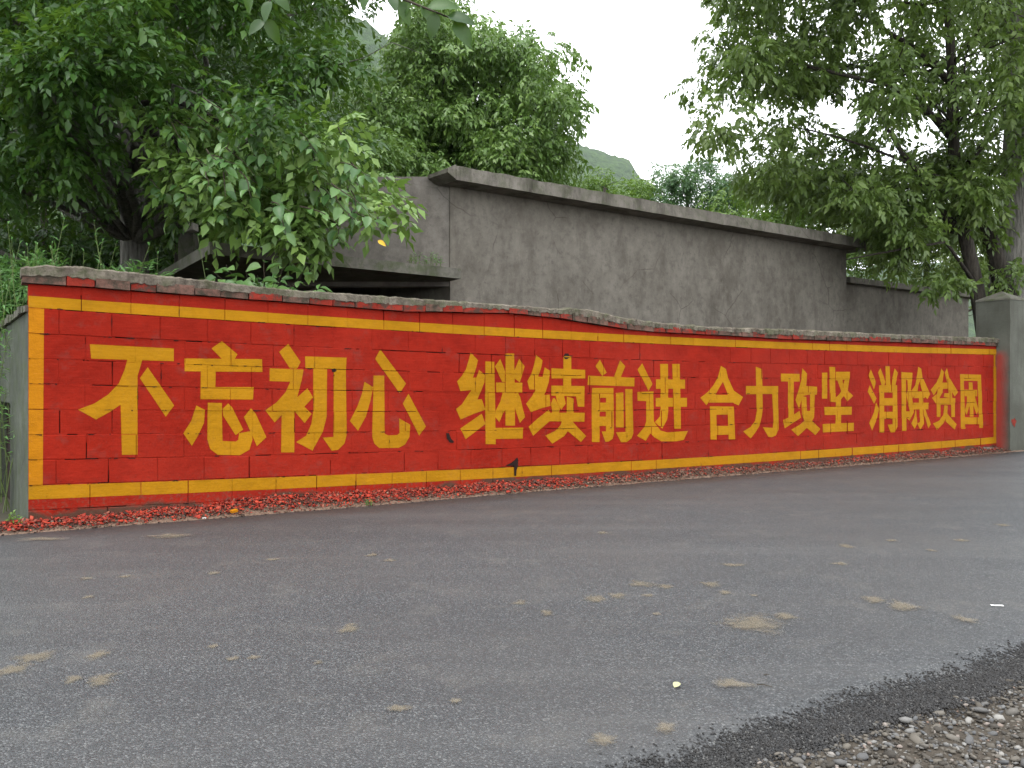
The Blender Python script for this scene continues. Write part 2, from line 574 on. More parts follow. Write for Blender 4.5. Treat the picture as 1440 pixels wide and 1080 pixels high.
for s_ in vs_:
    dt = edge_top(s_) - .05
    for k in range(VN):
        t = k / (VN - 1)
        mb.v.append(tuple(W(s_, .05 + (dt - .05) * t, verge_z(s_, t) if k < VN - 1 else -.03)))
for i in range(len(vs_) - 1):
    for k in range(VN - 1):
        a = i * VN + k
        mb.f.append((a, a + 1, a + 1 + VN, a + VN)); mb.mi.append(0)
M['verge'] = simple('verge', (.15, .10, .07), .95, .5, 30, .9)
verge = props(mb.build('verge', M['verge'], smooth=True), kind='structure')


def hill(name, dist0, dist1, sky, pmin, pmax, step):
    """terrain that climbs from dist0 to a ridge at dist1; sky: ridge height table by bearing"""
    xs = [p[0] for p in sky]; ys = [p[1] for p in sky]
    cols = np.arange(pmin, pmax + 1, step)
    rows = 26
    V = []
    for px in cols:
        az = (px - 720) / F
        ridge = (540 - np.interp(px, xs, ys)) / F * dist1
        for k in range(rows):
            t = k / (rows - 4) if k < rows - 3 else 1 + (k - rows + 4) * .12
            r = dist0 + (dist1 - dist0) * t
            e = t ** 1.25 if t <= 1 else 1 - (t - 1) * 1.3
            nz = noise.fractal(Vector((az * r / 150, r / 150, dist1)), 1, 2.1, 6)
            z = -1 + (ridge + 1) * e + nz * dist1 * .018 * min(1, t * 2) + (abs(noise.noise(Vector((az * r / 12.0, r / 12.0, 1)))) * 9.0 if t > .2 else 0)
            V.append((az * r, r, z))
    f = []
    n = len(cols)
    for i in range(n - 1):
        for k in range(rows - 1):
            a = i * rows + k
            f += [(a, a + rows, a + rows + 1), (a, a + rows + 1, a + 1)]
    me = tri_mesh(name, np.array(V), np.array(f), None, M['hill'])
    me.polygons.foreach_set('use_smooth', [True] * len(me.polygons))
    return props(link(name, me), kind='structure')


hill('hill', 560, 1200, [(-900, -150), (0, -110), (300, -40), (515, 33), (560, 62), (600, 95), (660, 150), (720, 205), (790, 265), (860, 330), (1000, 400), (1300, 470), (1800, 500), (2600, 520)], -900, 1100, 5)
hill('hill', 960, 1680, [(500, 330), (640, 240), (720, 208), (790, 199), (812, 196), (838, 203), (862, 214), (884, 226), (897, 245), (930, 285), (980, 325), (1100, 372), (1300, 380), (1500, 350), (1900, 330), (2600, 380)], 500, 2400, 5)

# ------------------------------------------------------------------ the painted wall
wall = empty('painted_wall', W(0, 0, 0), ANG)
props(wall, 'long red painted block wall with yellow border and Chinese slogan beside the road', 'wall')

tris_layers = []     # (name, list of wall-space triangles, material)


def rect_clip(tri, s0, s1, z0, z1):
    poly = tri
    for ax, lim, sg in ((0, s0, 1), (0, s1, -1), (1, z0, 1), (1, z1, -1)):
        out = []
        for i in range(len(poly)):
            a, b = poly[i], poly[(i + 1) % len(poly)]
            da, db = (a[ax] - lim) * sg, (b[ax] - lim) * sg
            if da >= 0: out.append(a)
            if (da >= 0) != (db >= 0):
                t = da / (da - db)
                out.append((a[0] + (b[0] - a[0]) * t, a[1] + (b[1] - a[1]) * t))
        poly = out
        if len(poly) < 3: return None
    return poly


# courses: joint k lies at ztop(s) - .098 - k*PITCH.  flat wall coordinates: h = z - ztop(s)
joints = [-.098 - k * PITCH for k in range(0, 10)]
rects = []           # block front rectangles in (s, h)
course_tops = [None] + joints
for c in range(10):
    hb = joints[c]
    ht = None if c == 0 else joints[c - 1]
    off = [0.0, .22, .03, .21, .01, .22, .02, .21, .04, .19][c]
    s_ = -BW + off
    first = True
    while s_ < WLEN:
        w_ = BW + random.uniform(-.012, .012)
        a, b = max(s_, 0.0), min(s_ + w_, WLEN)
        if first and b > .07: a = 0.0
        if b - a > .07:
            first = False
            rects.append((c, a, b, hb, ht, random.uniform(-.0045, .0045)))
        s_ += w_

order = sorted(range(len(rects)), key=lambda i: W((rects[i][1] + rects[i][2]) / 2, 0, 0).length)
shown = [i for i in order if rects[i][0] < 9]
single = set(shown[:300])
rest = MB()
front = []           # (s0,s1,h0,h1,depth) of every block for the paint
for i, (c, a, b, hb, ht, off) in enumerate(rects):
    g = GAP / 2
    s0, s1 = a + g, b - g
    if a <= 0.001: s0 = 0
    h0 = hb + g
    n = 2 if c == 0 else 1
    mbk = MB()
    jit = lambda: random.uniform(-.003, .003)
    c4 = []
    for (ss, top) in ((s0, 0), (s1, 0), (s1, 1), (s0, 1)):
        if top:
            z = zcapb(ss) - .004 if c == 0 else ztop(ss) + ht - g
        else:
            z = ztop(ss) + h0
        c4.append((ss + jit() * (0 if ss == 0 else 1), z + jit()))
    ch = .004
    cx = sum(p[0] for p in c4) / 4; cz = sum(p[1] for p in c4) / 4
    inn = [(p[0] + math.copysign(ch, cx - p[0]), p[1] + math.copysign(ch, cz - p[1])) for p in c4]
    yb = .185
    vs = [(p[0], off, p[1]) for p in inn] + [(p[0], off + .004, p[1]) for p in c4] + [(p[0], yb, p[1]) for p in c4]
    fs = [(0, 1, 2, 3)] + [(4 + k, 4 + (k + 1) % 4, (k + 1) % 4, k) for k in range(4)] + [(8 + k, 8 + (k + 1) % 4, 4 + (k + 1) % 4, 4 + k) for k in range(4)] + [(11, 10, 9, 8)]
    front.append((inn[0][0] if s0 else 0, inn[1][0], c, c4, inn, off))
    if i in single:
        mbk.add([(x - cx, y - .09, z - cz) for x, y, z in vs], fs)
        mbk.build('block', M['red_paint'], wall, (cx, .09, cz))
    else:
        rest.add(vs, fs)
ro = rest.build('blocks', M['red_paint'], wall)
ro['kind'] = 'stuff'

# mortar: shallow painted pieces with deeper open lengths here and there
mort, crack = MB(), MB()
deep_rects = []
mort_d = .003


def is_deep(s_, h):
    v = noise.noise(Vector((s_ * 1.9, h * 2.3, 4.4)))
    w_ = noise.noise(Vector((s_ * 9.0, h * 9, 1.4)))
    return v + w_ * .6 > (.30 if s_ < 7 else .42)


mort_pieces = []
for k, h in enumerate(joints[:9]):
    s_ = 0.0
    while s_ < WLEN:
        e = min(s_ + random.uniform(.03, .09), WLEN)
        d = .020 if is_deep(s_, h) else mort_d
        mort_pieces.append((s_, e, h - .009, h + .009, d))
        s_ = e
for (c, a, b, hb, ht, off) in rects:
    if a <= 0.001: continue
    if c == 0: z0, z1 = hb, (zcapb(a) - ztop(a))
    else: z0, z1 = hb, ht
    nseg = 3
    for q in range(nseg):
        q0 = z0 + (z1 - z0) * q / nseg; q1 = z0 + (z1 - z0) * (q + 1) / nseg
        d = .020 if noise.noise(Vector((a * 3.1, q0 * 2.0, 7.7))) > (.12 if a < 7 else .3) else mort_d
        mort_pieces.append((a - .009, a + .009, q0, q1, d + .0004))
for (a, b, z0, z1, d) in mort_pieces:
    tgt = mort
    vs = [(a, d, ztop(a) + z0), (b, d, ztop(b) + z0), (b, d, ztop(b) + z1), (a, d, ztop(a) + z1)]
    tgt.add(vs, [(0, 1, 2, 3)], 1 if d > .01 else 0)
mort.build('mortar', [M['red_paint'], M['mortar_and_shade']], wall)

spall = MB()
random.seed(15)
for i in range(330):
    k = random.randrange(9); sc_ = WLEN * random.random() ** 1.5; hc = joints[k] + random.uniform(-.004, .004)
    n_ = 9; Lq = random.uniform(.012, .10) * random.uniform(.4, 1); hq = random.uniform(.0025, .006)
    if random.random() < .2:
        Lq, hq = hq * 1.2, Lq * .7; 
        cand = [q_ for q_ in rects if q_[0] == k and q_[1] > .01]
        if not cand: continue
        q_ = random.choice(cand); sc_ = q_[1]; hc = q_[3] + random.uniform(.02, .18)
    up, dn = [], []
    for j in range(n_):
        u = -1 + 2 * j / (n_ - 1); w2 = (1 - u * u) ** .5
        mid = .4 * hq * noise.noise(Vector((i * 3.3, j * .9, 1)))
        x_ = sc_ + u * Lq * .5
        if hq > Lq: x_ = sc_; 
        up.append((sc_ + u * Lq * .5, hc + mid + w2 * hq * random.uniform(.3, 1.3)))
        dn.append((sc_ + u * Lq * .5, hc + mid - w2 * hq * random.uniform(.3, 1.3)))
    ring = dn + up[::-1]
    ring = [(a_, b_) for a_, b_ in ring if 0.003 < a_ < WLEN - .01]
    if len(ring) < 8: continue
    ca = sum(p[0] for p in ring) / len(ring); cb_ = sum(p[1] for p in ring) / len(ring)
    nr = len(ring)
    spall.add([(a_, -.0072, ztop(a_) + b_) for a_, b_ in ring] + [(ca, -.0068, ztop(ca) + cb_)], [(j, (j + 1) % nr, nr) for j in range(nr)])
so = spall.build('chipped_joints', M['mortar_and_shade'], wall); so['kind'] = 'stuff'
core = MB()
core.box((.0, .03, -.2), (WLEN, .17, 1.7))
core.build('core', M['mortar_and_shade'], wall)

# ---- painted border and characters
paint_parts = []


def paint(name, polys, mat, label=None, layer=0):
    """polys: list of polygons in (s, h) wall coordinates; laid on block faces and joints"""
    mbp = MB()
    for pi, poly in enumerate(polys):
        lift = .0012 + .00016 * pi + layer * .00005
        tl = tessellate_polygon([[Vector((p[0], p[1], 0)) for p in poly]])
        for t in tl:
            tri = [poly[k] for k in t]
            area = (tri[1][0] - tri[0][0]) * (tri[2][1] - tri[0][1]) - (tri[2][0] - tri[0][0]) * (tri[1][1] - tri[0][1])
            if abs(area) < 1e-7: continue
            if area < 0: tri = tri[::-1]
            a0, a1 = min(p[0] for p in tri), max(p[0] for p in tri)
            h0, h1 = min(p[1] for p in tri), max(p[1] for p in tri)
            for (f0, f1, c, c4, inn, off) in front:
                if f1 + .004 < a0 or f0 - .004 > a1: continue
                hb = joints[c] + GAP / 2 + .0006
                ht = .14 if c == 0 else joints[c - 1] - GAP / 2 - .0006
                if ht < h0 or hb > h1: continue
                q = rect_clip(tri, f0 - (.003 if f0 > .01 else 0), f1 + .003, hb, ht)
                if q: mbp.add([(p[0], off - lift, ztop(p[0]) + p[1]) for p in q], [tuple(range(len(q)))])
            for (m0, m1, z0, z1, d) in mort_pieces:
                if d > .01 or (d == 0) or m1 < a0 or m0 > a1 or z1 < h0 or z0 > h1: continue
                q = rect_clip(tri, m0, m1, z0, z1)
                if q: mbp.add([(p[0], d - lift * .9, ztop(p[0]) + p[1]) for p in q], [tuple(range(len(q)))])
    if not mbp.f: return
    o = mbp.build(name, mat, wall)
    if label: o['label'] = label


def zoomed(x0, y0, sc, polys):
    out = []
    for poly in polys:
        q = []
        for (u, v) in poly:
            s_, z = wall_sz(x0 + u / sc, y0 + v / sc)
            q.append((s_, z - ztop(s_)))
        out.append(q)
    return out


def strip(s0, s1, h0, h1, seg=.25, wob=.003):
    n = max(1, int((s1 - s0) / seg))
    up, dn = [], []
    for i in range(n + 1):
        s_ = s0 + (s1 - s0) * i / n
        up.append((s_, h1 + wob * noise.noise(Vector((s_ * 3, h1, 0)))))
        dn.append((s_, h0 + wob * noise.noise(Vector((s_ * 3, h0, 5)))))
    return dn + up[::-1]


sL = wall_sz(62, 550)[0]
sR0, sR1 = wall_sz(1397, 550)[0], wall_sz(1402, 550)[0]
stripe_sections = 12
top_polys, bot_polys = [], []
for i in range(stripe_sections):
    a = sR1 * i / stripe_sections; b = sR1 * (i + 1) / stripe_sections
    top_polys.append(strip(a, b, -.095, 0.0))
    bot_polys.append(strip(a, b, -1.685, -1.572))
paint('painted_border', top_polys, M['yellow_paint'], 'upper yellow border stripe', 1)
paint('painted_border', bot_polys, M['yellow_paint'], 'lower yellow border stripe', 1)
paint('painted_border', [[(0.001, -1.575), (sL - .01, -1.575), (sL, -.099), (0.001, -.099)]], M['orange_paint'], 'left upright orange-yellow border stripe', 1)
paint('painted_border', [[(sR0, -1.575), (sR1, -1.575), (sR1, -.099), (sR0, -.099)]], M['yellow_paint'], 'right upright yellow border stripe', 1)

CH = []
A = (100, 470, 1440 / 280)
CH.append((A, '不', [
    [(135, 72), (743, 103), (743, 195), (145, 176)],
    [(408, 178), (515, 185), (500, 235), (480, 300), (480, 870), (367, 872), (358, 510), (270, 568), (180, 617), (50, 545), (170, 500), (270, 435), (345, 355), (385, 260)],
    [(553, 238), (745, 515), (685, 597), (497, 318)]]))
CH.append((A, '忘', [
    [(1090, 50), (1202, 145), (1180, 185), (1090, 180), (1015, 103)],
    [(820, 175), (1380, 180), (1383, 273), (820, 268)],
    [(937, 266), (1045, 268), (1043, 382), (1320, 382), (1315, 472), (935, 470)],
    [(905, 515), (968, 548), (962, 640), (925, 720), (873, 807), (812, 718), (870, 625)],
    [(988, 495), (1090, 497), (1095, 772), (1190, 776), (1208, 765), (1215, 715), (1305, 700), (1312, 760), (1290, 835), (1220, 875), (1060, 872), (1005, 830), (985, 760)],
    [(1135, 500), (1165, 530), (1245, 690), (1190, 730), (1100, 590), (1095, 540)],
    [(1300, 535), (1335, 575), (1412, 745), (1343, 810), (1300, 710), (1250, 600)]]))
B = (360, 470, 1440 / 260)
CH.append((B, '初', [
    [(250, 75), (348, 217), (320, 268), (265, 268), (180, 138)],
    [(105, 265), (370, 275), (355, 360), (320, 490), (400, 420), (443, 492), (375, 565), (433, 620), (378, 692), (300, 600), (298, 920), (195, 920), (200, 630), (145, 687), (72, 593), (160, 530), (230, 450), (265, 370), (105, 365)],
    [(382, 172), (705, 183), (700, 272), (385, 268)],
    [(445, 266), (553, 268), (550, 640), (520, 760), (440, 907), (312, 840), (390, 790), (430, 700), (445, 600)],
    [(605, 268), (700, 268), (705, 790), (690, 850), (640, 900), (590, 907), (520, 805), (603, 800)]]))
CH.append((B, '心', [
    [(845, 370), (912, 412), (890, 520), (855, 640), (793, 752), (730, 675), (790, 560), (825, 460)],
    [(915, 322), (998, 322), (1002, 775), (1030, 788), (1100, 785), (1118, 770), (1115, 655), (1200, 705), (1195, 800), (1160, 860), (1110, 885), (960, 887), (920, 850), (905, 800)],
    [(968, 118), (1168, 385), (1118, 460), (928, 192)],
    [(1187, 463), (1322, 718), (1270, 790), (1143, 540)]]))
C = (635, 490, 849 / 110)
CH.append((C, '继', [
    [(207, 45), (285, 128), (262, 220), (232, 318), (270, 315), (297, 232), (362, 290), (355, 370), (320, 460), (282, 555), (330, 550), (368, 665), (240, 710), (98, 772), (50, 658), (115, 605), (160, 535), (215, 452), (95, 463), (60, 357), (110, 300), (155, 225), (180, 140)],
    [(328, 708), (368, 820), (150, 985), (95, 870)],
    [(365, 140), (463, 145), (480, 1040), (367, 1038)],
    [(470, 862), (775, 858), (773, 978), (470, 982)],
    [(585, 55), (678, 55), (687, 838), (583, 838)],
    [(527, 113), (578, 245), (590, 365), (548, 365), (470, 195)],
    [(732, 113), (790, 195), (738, 370), (680, 325), (680, 240)],
    [(480, 370), (765, 372), (763, 478), (482, 475)],
    [(555, 470), (600, 470), (590, 660), (560, 700), (518, 800), (470, 740), (478, 670), (525, 580)],
    [(720, 478), (745, 530), (795, 745), (738, 808), (695, 680), (665, 560), (680, 490)]]))
D = (735, 490, 733 / 95)
CH.append((D, '续', [
    [(145, 70), (213, 130), (200, 205), (165, 305), (215, 308), (235, 205), (298, 245), (280, 370), (235, 505), (290, 500), (300, 622), (200, 650), (90, 690), (38, 600), (100, 520), (140, 445), (70, 445), (48, 355), (90, 280), (120, 180)],
    [(280, 665), (300, 700), (290, 790), (200, 870), (115, 948), (62, 850), (150, 770)],
    [(440, 85), (525, 85), (527, 410), (440, 410)],
    [(310, 215), (680, 232), (680, 325), (310, 325)],
    [(308, 403), (672, 408), (670, 632), (600, 632), (580, 520), (308, 512)],
    [(355, 510), (445, 510), (465, 600), (415, 665), (370, 580)],
    [(325, 540), (345, 540), (400, 640), (395, 700), (320, 700), (305, 600)],
    [(475, 520), (553, 545), (553, 700), (475, 700)],
    [(300, 697), (672, 697), (668, 795), (290, 790)],
    [(425, 788), (520, 788), (515, 860), (450, 950), (320, 1033), (245, 945), (350, 895), (405, 840)],
    [(470, 788), (540, 793), (600, 860), (687, 950), (630, 1015), (540, 940), (485, 895)]]))
E = (820, 490, 7.2)
CH.append((E, '前', [
    [(172, 113), (240, 245), (195, 278), (127, 180)], [(375, 120), (428, 180), (382, 292), (315, 287)],
    [(52, 275), (520, 297), (518, 385), (45, 370)],
    [(88, 400), (172, 400), (165, 948), (88, 948)],
    [(230, 400), (305, 400), (312, 860), (300, 915), (260, 942), (225, 945), (188, 840), (232, 840)],
    [(165, 400), (235, 400), (235, 500), (165, 500)], [(165, 548), (235, 548), (235, 640), (165, 640)], [(165, 690), (235, 690), (235, 785), (165, 785)],
    [(330, 450), (405, 445), (412, 800), (330, 800)],
    [(425, 410), (498, 412), (508, 860), (490, 910), (440, 948), (385, 950), (332, 850), (430, 845)]]))
CH.append((E, '进', [
    [(600, 150), (700, 360), (660, 430), (553, 215)],
    [(550, 440), (710, 435), (718, 740), (780, 830), (850, 850), (1062, 835), (1020, 925), (950, 940), (790, 940), (720, 900), (680, 860), (635, 935), (545, 885), (625, 790), (640, 740), (640, 533), (553, 530)],
    [(778, 157), (857, 157), (862, 620), (850, 720), (800, 812), (728, 745), (778, 690), (785, 600)],
    [(900, 157), (975, 157), (990, 812), (922, 812)],
    [(735, 313), (1030, 315), (1030, 408), (735, 408)], [(735, 500), (1048, 500), (1048, 590), (735, 588)]]))
G = (980, 505, 9)
CH.append((G, '合', [
    [(305, 85), (370, 125), (365, 200), (330, 285), (290, 350), (240, 440), (160, 520), (120, 585), (42, 490), (140, 415), (210, 330), (265, 230)],
    [(330, 120), (370, 125), (395, 240), (470, 400), (585, 480), (530, 585), (470, 560), (400, 470), (330, 290)],
    [(200, 450), (470, 455), (470, 550), (150, 550)],
    [(163, 597), (468, 600), (468, 700), (165, 705)], [(165, 600), (245, 600), (250, 1018), (172, 1018)],
    [(388, 600), (468, 600), (480, 1015), (398, 1015)], [(240, 845), (395, 845), (395, 955), (245, 960)]]))
CH.append((G, '力', [
    [(745, 95), (820, 125), (830, 340), (835, 600), (820, 720), (790, 850), (740, 930), (680, 1005), (585, 915), (680, 860), (735, 780), (757, 650)],
    [(622, 340), (1028, 342), (1028, 440), (622, 445)],
    [(955, 438), (1028, 438), (1033, 890), (1000, 965), (950, 988), (905, 985), (835, 862), (960, 870), (968, 800)]]))
H = (1090, 505, 9)
CH.append((H, '攻', [
    [(72, 183), (313, 187), (310, 285), (75, 282)],
    [(163, 280), (235, 283), (235, 700), (305, 655), (325, 740), (120, 878), (98, 770), (165, 740)],
    [(345, 115), (405, 185), (392, 340), (530, 350), (530, 450), (420, 450), (345, 468), (300, 635), (255, 515), (300, 380), (330, 260)],
    [(330, 465), (393, 480), (400, 655), (440, 655), (440, 445), (505, 445), (490, 740), (465, 780), (575, 885), (510, 962), (400, 870), (290, 975), (203, 893), (310, 830), (370, 780), (335, 700)]]))
CH.append((H, '坚', [
    [(590, 172), (658, 170), (662, 500), (595, 500)], [(683, 97), (757, 100), (765, 545), (695, 540)],
    [(765, 160), (945, 160), (942, 258), (765, 268)],
    [(785, 260), (850, 256), (870, 350), (985, 465), (910, 535), (850, 440)],
    [(885, 256), (942, 253), (920, 400), (830, 510), (762, 490), (830, 420)],
    [(765, 490), (830, 490), (828, 610), (765, 610)], [(620, 605), (970, 603), (968, 703), (625, 708)],
    [(765, 700), (835, 700), (835, 818), (765, 820)], [(603, 822), (992, 805), (990, 908), (605, 928)]]))
I = (1215, 505, 9.39)
CH.append((I, '消', [
    [(88, 135), (160, 305), (130, 400), (58, 215)], [(75, 345), (162, 520), (130, 592), (48, 430)],
    [(155, 570), (198, 660), (160, 820), (108, 945), (70, 845), (130, 700)],
    [(215, 118), (285, 300), (270, 348), (235, 348), (183, 178)], [(283, 93), (338, 95), (350, 355), (290, 355)],
    [(405, 122), (448, 180), (410, 348), (355, 348), (375, 240)],
    [(200, 350), (262, 350), (265, 970), (203, 970)], [(375, 350), (433, 350), (440, 890), (405, 965), (350, 968), (310, 865), (375, 860)],
    [(200, 345), (433, 345), (430, 440), (200, 440)], [(200, 515), (435, 515), (435, 615), (200, 615)], [(200, 695), (438, 695), (438, 785), (200, 790)]]))
CH.append((I, '除', [
    [(490, 170), (552, 178), (558, 950), (500, 950)], [(490, 172), (637, 180), (632, 280), (490, 275)],
    [(570, 278), (632, 278), (615, 400), (640, 560), (660, 700), (600, 815), (555, 770), (555, 690), (605, 690), (570, 540), (555, 470), (575, 400)],
    [(718, 100), (760, 130), (755, 230), (715, 340), (700, 430), (640, 520), (620, 420), (670, 350), (700, 220)],
    [(735, 110), (760, 150), (775, 250), (870, 460), (835, 530), (780, 470), (735, 330)],
    [(690, 420), (820, 430), (800, 515), (655, 515)], [(722, 500), (778, 500), (780, 580), (722, 580)],
    [(650, 575), (853, 575), (850, 662), (640, 665)],
    [(735, 660), (780, 660), (790, 850), (740, 932), (700, 850), (735, 830)],
    [(680, 660), (690, 690), (700, 850), (665, 922), (620, 850), (665, 750)], [(810, 662), (878, 860), (845, 915), (790, 730), (785, 662)]]))
J = (1300, 505, 9.39)
CH.append((J, '贫', [
    [(220, 120), (260, 170), (240, 300), (180, 390), (120, 480), (78, 405), (160, 310), (200, 210)],
    [(300, 118), (330, 250), (440, 435), (395, 495), (345, 410), (300, 300), (270, 180)],
    [(190, 310), (350, 310), (345, 390), (200, 395)],
    [(180, 388), (245, 393), (235, 440), (150, 590), (95, 512), (160, 460)],
    [(310, 388), (355, 398), (365, 520), (250, 500), (260, 450), (315, 450)],
    [(160, 515), (403, 515), (403, 600), (160, 600)], [(160, 590), (213, 590), (210, 765), (162, 765)], [(352, 590), (403, 590), (403, 765), (355, 765)],
    [(262, 610), (308, 615), (300, 760), (250, 850), (165, 937), (108, 850), (200, 810), (250, 730)],
    [(300, 715), (345, 770), (425, 860), (398, 932), (280, 820)]]))
CH.append((J, '困', [
    [(468, 198), (518, 200), (540, 920), (482, 922)], [(700, 205), (748, 208), (773, 908), (722, 908)],
    [(468, 198), (748, 206), (748, 290), (470, 285)], [(525, 768), (722, 770), (722, 858), (530, 860)],
    [(583, 305), (635, 308), (650, 760), (600, 760)], [(525, 403), (697, 405), (695, 492), (530, 490)],
    [(560, 488), (610, 488), (600, 600), (555, 740), (530, 680), (560, 580)], [(640, 488), (665, 493), (715, 670), (690, 735), (645, 610)]]))
for (zx, zy, zs), chname, polys in CH:
    paint('painted_character', zoomed(zx, zy, zs, polys), M['yellow_paint'], 'yellow painted character ' + chname, 2)

# ---- coping: a course of flat bricks and a crumbling mortar topping
random.seed(11)
s_ = -.05
while s_ < WLEN - .02:
    L = random.choice([.24, .26, .25, .30, .20]) + random.uniform(-.03, .03)
    e = min(s_ + L, WLEN)
    m = (s_ + e) / 2
    zb, zt = zcapb(m), zcapt(m)
    thick = (zt - zb) * random.uniform(.42, .6)
    y0 = -.045 + random.uniform(-.016, .012)
    mbk = MB()
    g = .004
    vs = []
    for (xx, yy, zz) in [(s_ + g, y0, 0), (e - g, y0, 0), (e - g, .21, 0), (s_ + g, .21, 0), (s_ + g, y0, 1), (e - g, y0, 1), (e - g, .21, 1), (s_ + g, .21, 1)]:
        z = zcapb(xx) + (thick if zz else .002)
        vs.append((xx + random.uniform(-.004, .004), yy + random.uniform(-.007, .007), z + random.uniform(-.004, .004)))
    mbk.add(vs, [(0, 3, 2, 1), (4, 5, 6, 7), (0, 1, 5, 4), (1, 2, 6, 5), (2, 3, 7, 6), (3, 0, 4, 7)])
    x_here = W(m, 0, 0); px = 720 + F * x_here.x / x_here.y
    prob = .2 if px < 400 else (.8 if px < 780 else (.45 if px < 1250 else .15))
    if 'cap_red' not in M or M['cap_red'] is None:
        q = NT('cap_red'); P = q.pos()
        nn = q.noise(P, 9, 5, .7)
        cc = q.mix(q.ramp(nn, [(.42, 0), (.55, 1)]), (.07, .035, .025), (.22, .022, .012))
        q.surf(cc, .85, .2, q.bump(q.noise(P, 40, 4, .7), .8, .01)); M['cap_red'] = q.m
        q = NT('cap_brown'); P = q.pos()
        nn = q.noise(P, 9, 5, .7)
        cc = q.mix(q.ramp(nn, [(.42, 0), (.6, 1)]), (.05, .04, .028), (.15, .08, .06))
        q.surf(cc, .9, .2, q.bump(q.noise(P, 40, 4, .7), .8, .01)); M['cap_brown'] = q.m
    mbk.build('coping_brick', M['cap_red'] if random.random() < prob else M['cap_brown'], wall, recentre=True)
    s_ = e

mb = MB()
ts = list(np.arange(-.055, WLEN, .017))
ring_n = 7
for s_ in ts:
    zt, zb = zcapt(s_), zcapb(s_)
    base = zb + (zt - zb) * .40
    rr = noise.fractal(Vector((s_ * 7, 1, 1)), 1, 2, 4)
    r2 = noise.fractal(Vector((s_ * 11, 5, 1)), 1, 2, 4)
    r3 = noise.noise(Vector((s_ * 31, 9, 1)))
    px = 720 + F * W(s_, 0, 0).x / W(s_, 0, 0).y
    amp = 2.0 if px > 770 else 1.0
    yf = -.050 + .016 * rr * amp + .004 * r3
    zt += .009 * r2 * amp + .006 * r3
    yf += .007 * noise.noise(Vector((s_ * 17, 4, 4)))
    for (y, z) in [(yf + .02, base - .004), (yf, base + .004 + .008 * r2), (yf - .003, zt - .018 + .006 * rr), (yf + .02, zt - .003), (.08, zt + .006 + .004 * rr), (.205 + .01 * rr, zt - .006), (.21, base)]:
        q_ = noise.noise(Vector((s_ * 24, y * 9, z * 9 + 3))); q2 = noise.noise(Vector((s_ * 55, y * 20, 8)))
        mb.v.append((s_, y + (.007 * q_ + .004 * q2) * amp, z + (.008 * q_ + .004 * q2) * (1 if z > base + .02 else 1.8)))
for i in range(len(ts) - 1):
    for k in range(ring_n):
        k2 = (k + 1) % ring_n
        a = i * ring_n
        mb.f.append((a + k, a + k2, a + ring_n + k2, a + ring_n + k)); mb.mi.append(0)
mb.f.append(tuple(range(ring_n))); mb.mi.append(0)
mb.f.append(tuple(reversed(range((len(ts) - 1) * ring_n, len(ts) * ring_n)))); mb.mi.append(0)
mb.build('mortar_topping', M['topping'], wall)


def chipped(name, x, y, pts, label):
    """spalled patch: an irregular scar just on the face, the shade of its depth painted dark, slightly domed inward"""
    q = [wall_sz(x + a, y + b) for a, b in pts]
    mbh = MB()
    n = len(q)
    cs = sum(p[0] for p in q) / n; cz = sum(p[1] for p in q) / n
    mbh.add([(p[0], -.0062, p[1]) for p in q] + [(cs, -.0052, cz)], [(i, n, (i + 1) % n) for i in range(n)])
    o = mbh.build(name, M['mortar_and_shade'], wall); o['label'] = label


chipped('hole', 724, 657, [(-14, -2), (-6, -6), (-1, -10), (3, -14), (4.5, -10), (4, -1), (2, 4), (1.5, 12), (-1.2, 12), (-1, 2), (-2, -4), (-8, -3)], 'hole broken through the lower yellow stripe, its shade painted dark')
chipped('chip', 632, 617, [(-5, -8), (-1, -8), (2, 0), (6, 4), (5, 6), (0, 5), (-4, -1)], 'dark scraped patch in the red paint')
chipped('chip', 470, 521, [(-4, -2), (1, -3), (3, 0), (1, 2), (-3, 2)], 'small pit with its shade painted dark')
chipped('chip', 797, 501, [(-5, 0), (-3, -4), (2, -4), (3, -1), (9, -1), (3, 2), (0, 4), (-3, 4)], 'small round pit with torn rim')

# ------------------------------------------------------------------ pillar at the right end of the wall
PS = WLEN - .03
M_p = M['render_pillar']
q = NT('pillar_render')
P = q.pos()
big = q.noise(P, 1.6, 6, .6)
col = q.mix(q.ramp(big, [(.35, 0), (.65, 1)]), (.075, .076, .06), (.115, .12, .098))
col = q.mix(q.ramp(q.noise(q.pos((5, 5, .5)), 1.8, 5, .6), [(.5, 0), (.75, .6)]), col, (.06, .055, .045))
ob = q.n('SeparateXYZ', {0: q.n('TexCoord').outputs['Object']})
# overspray of red on the side face close to the wall (object y: 0 at wall face, negative in front)
d1 = q.math('ABSOLUTE', q.math('ADD', ob.outputs[1], .05))
spr = q.ramp(q.math('ADD', d1, q.math('MULTIPLY', q.noise(P, 8, 4), .07)), [(.02, .85), (.21, 0)])
lowz = q.ramp(ob.outputs[2], [(.85, 1), (.92, 0)])
zz = q.n('MapRange', {0: ob.outputs[2], 1: 1.70, 2: 1.82, 3: 1.0, 4: 0.0}).outputs[0]
side = q.n('MapRange', {0: ob.outputs[0], 1: .02, 2: .05, 3: 1.0, 4: 0.0}).outputs[0]
col = q.mix(q.math('MULTIPLY', q.math('MULTIPLY', spr, zz), side), col, (.36, .022, .014))
q.surf(col, .88, .2, q.bump(q.noise(P, 30, 5, .7), .5, .012))
pil = empty('gate_pillar', W(PS, 0, 0), ANG)
props(pil, 'square grey rendered pillar with low pyramid top at the far right end of the red wall', 'pillar')
mb = MB()
pw, pf, pb = .62, -.24, .36
zt = EYE + (540 - 421) / F * W(PS, pf, 0).y
vs, fs = [], []
nz = 14
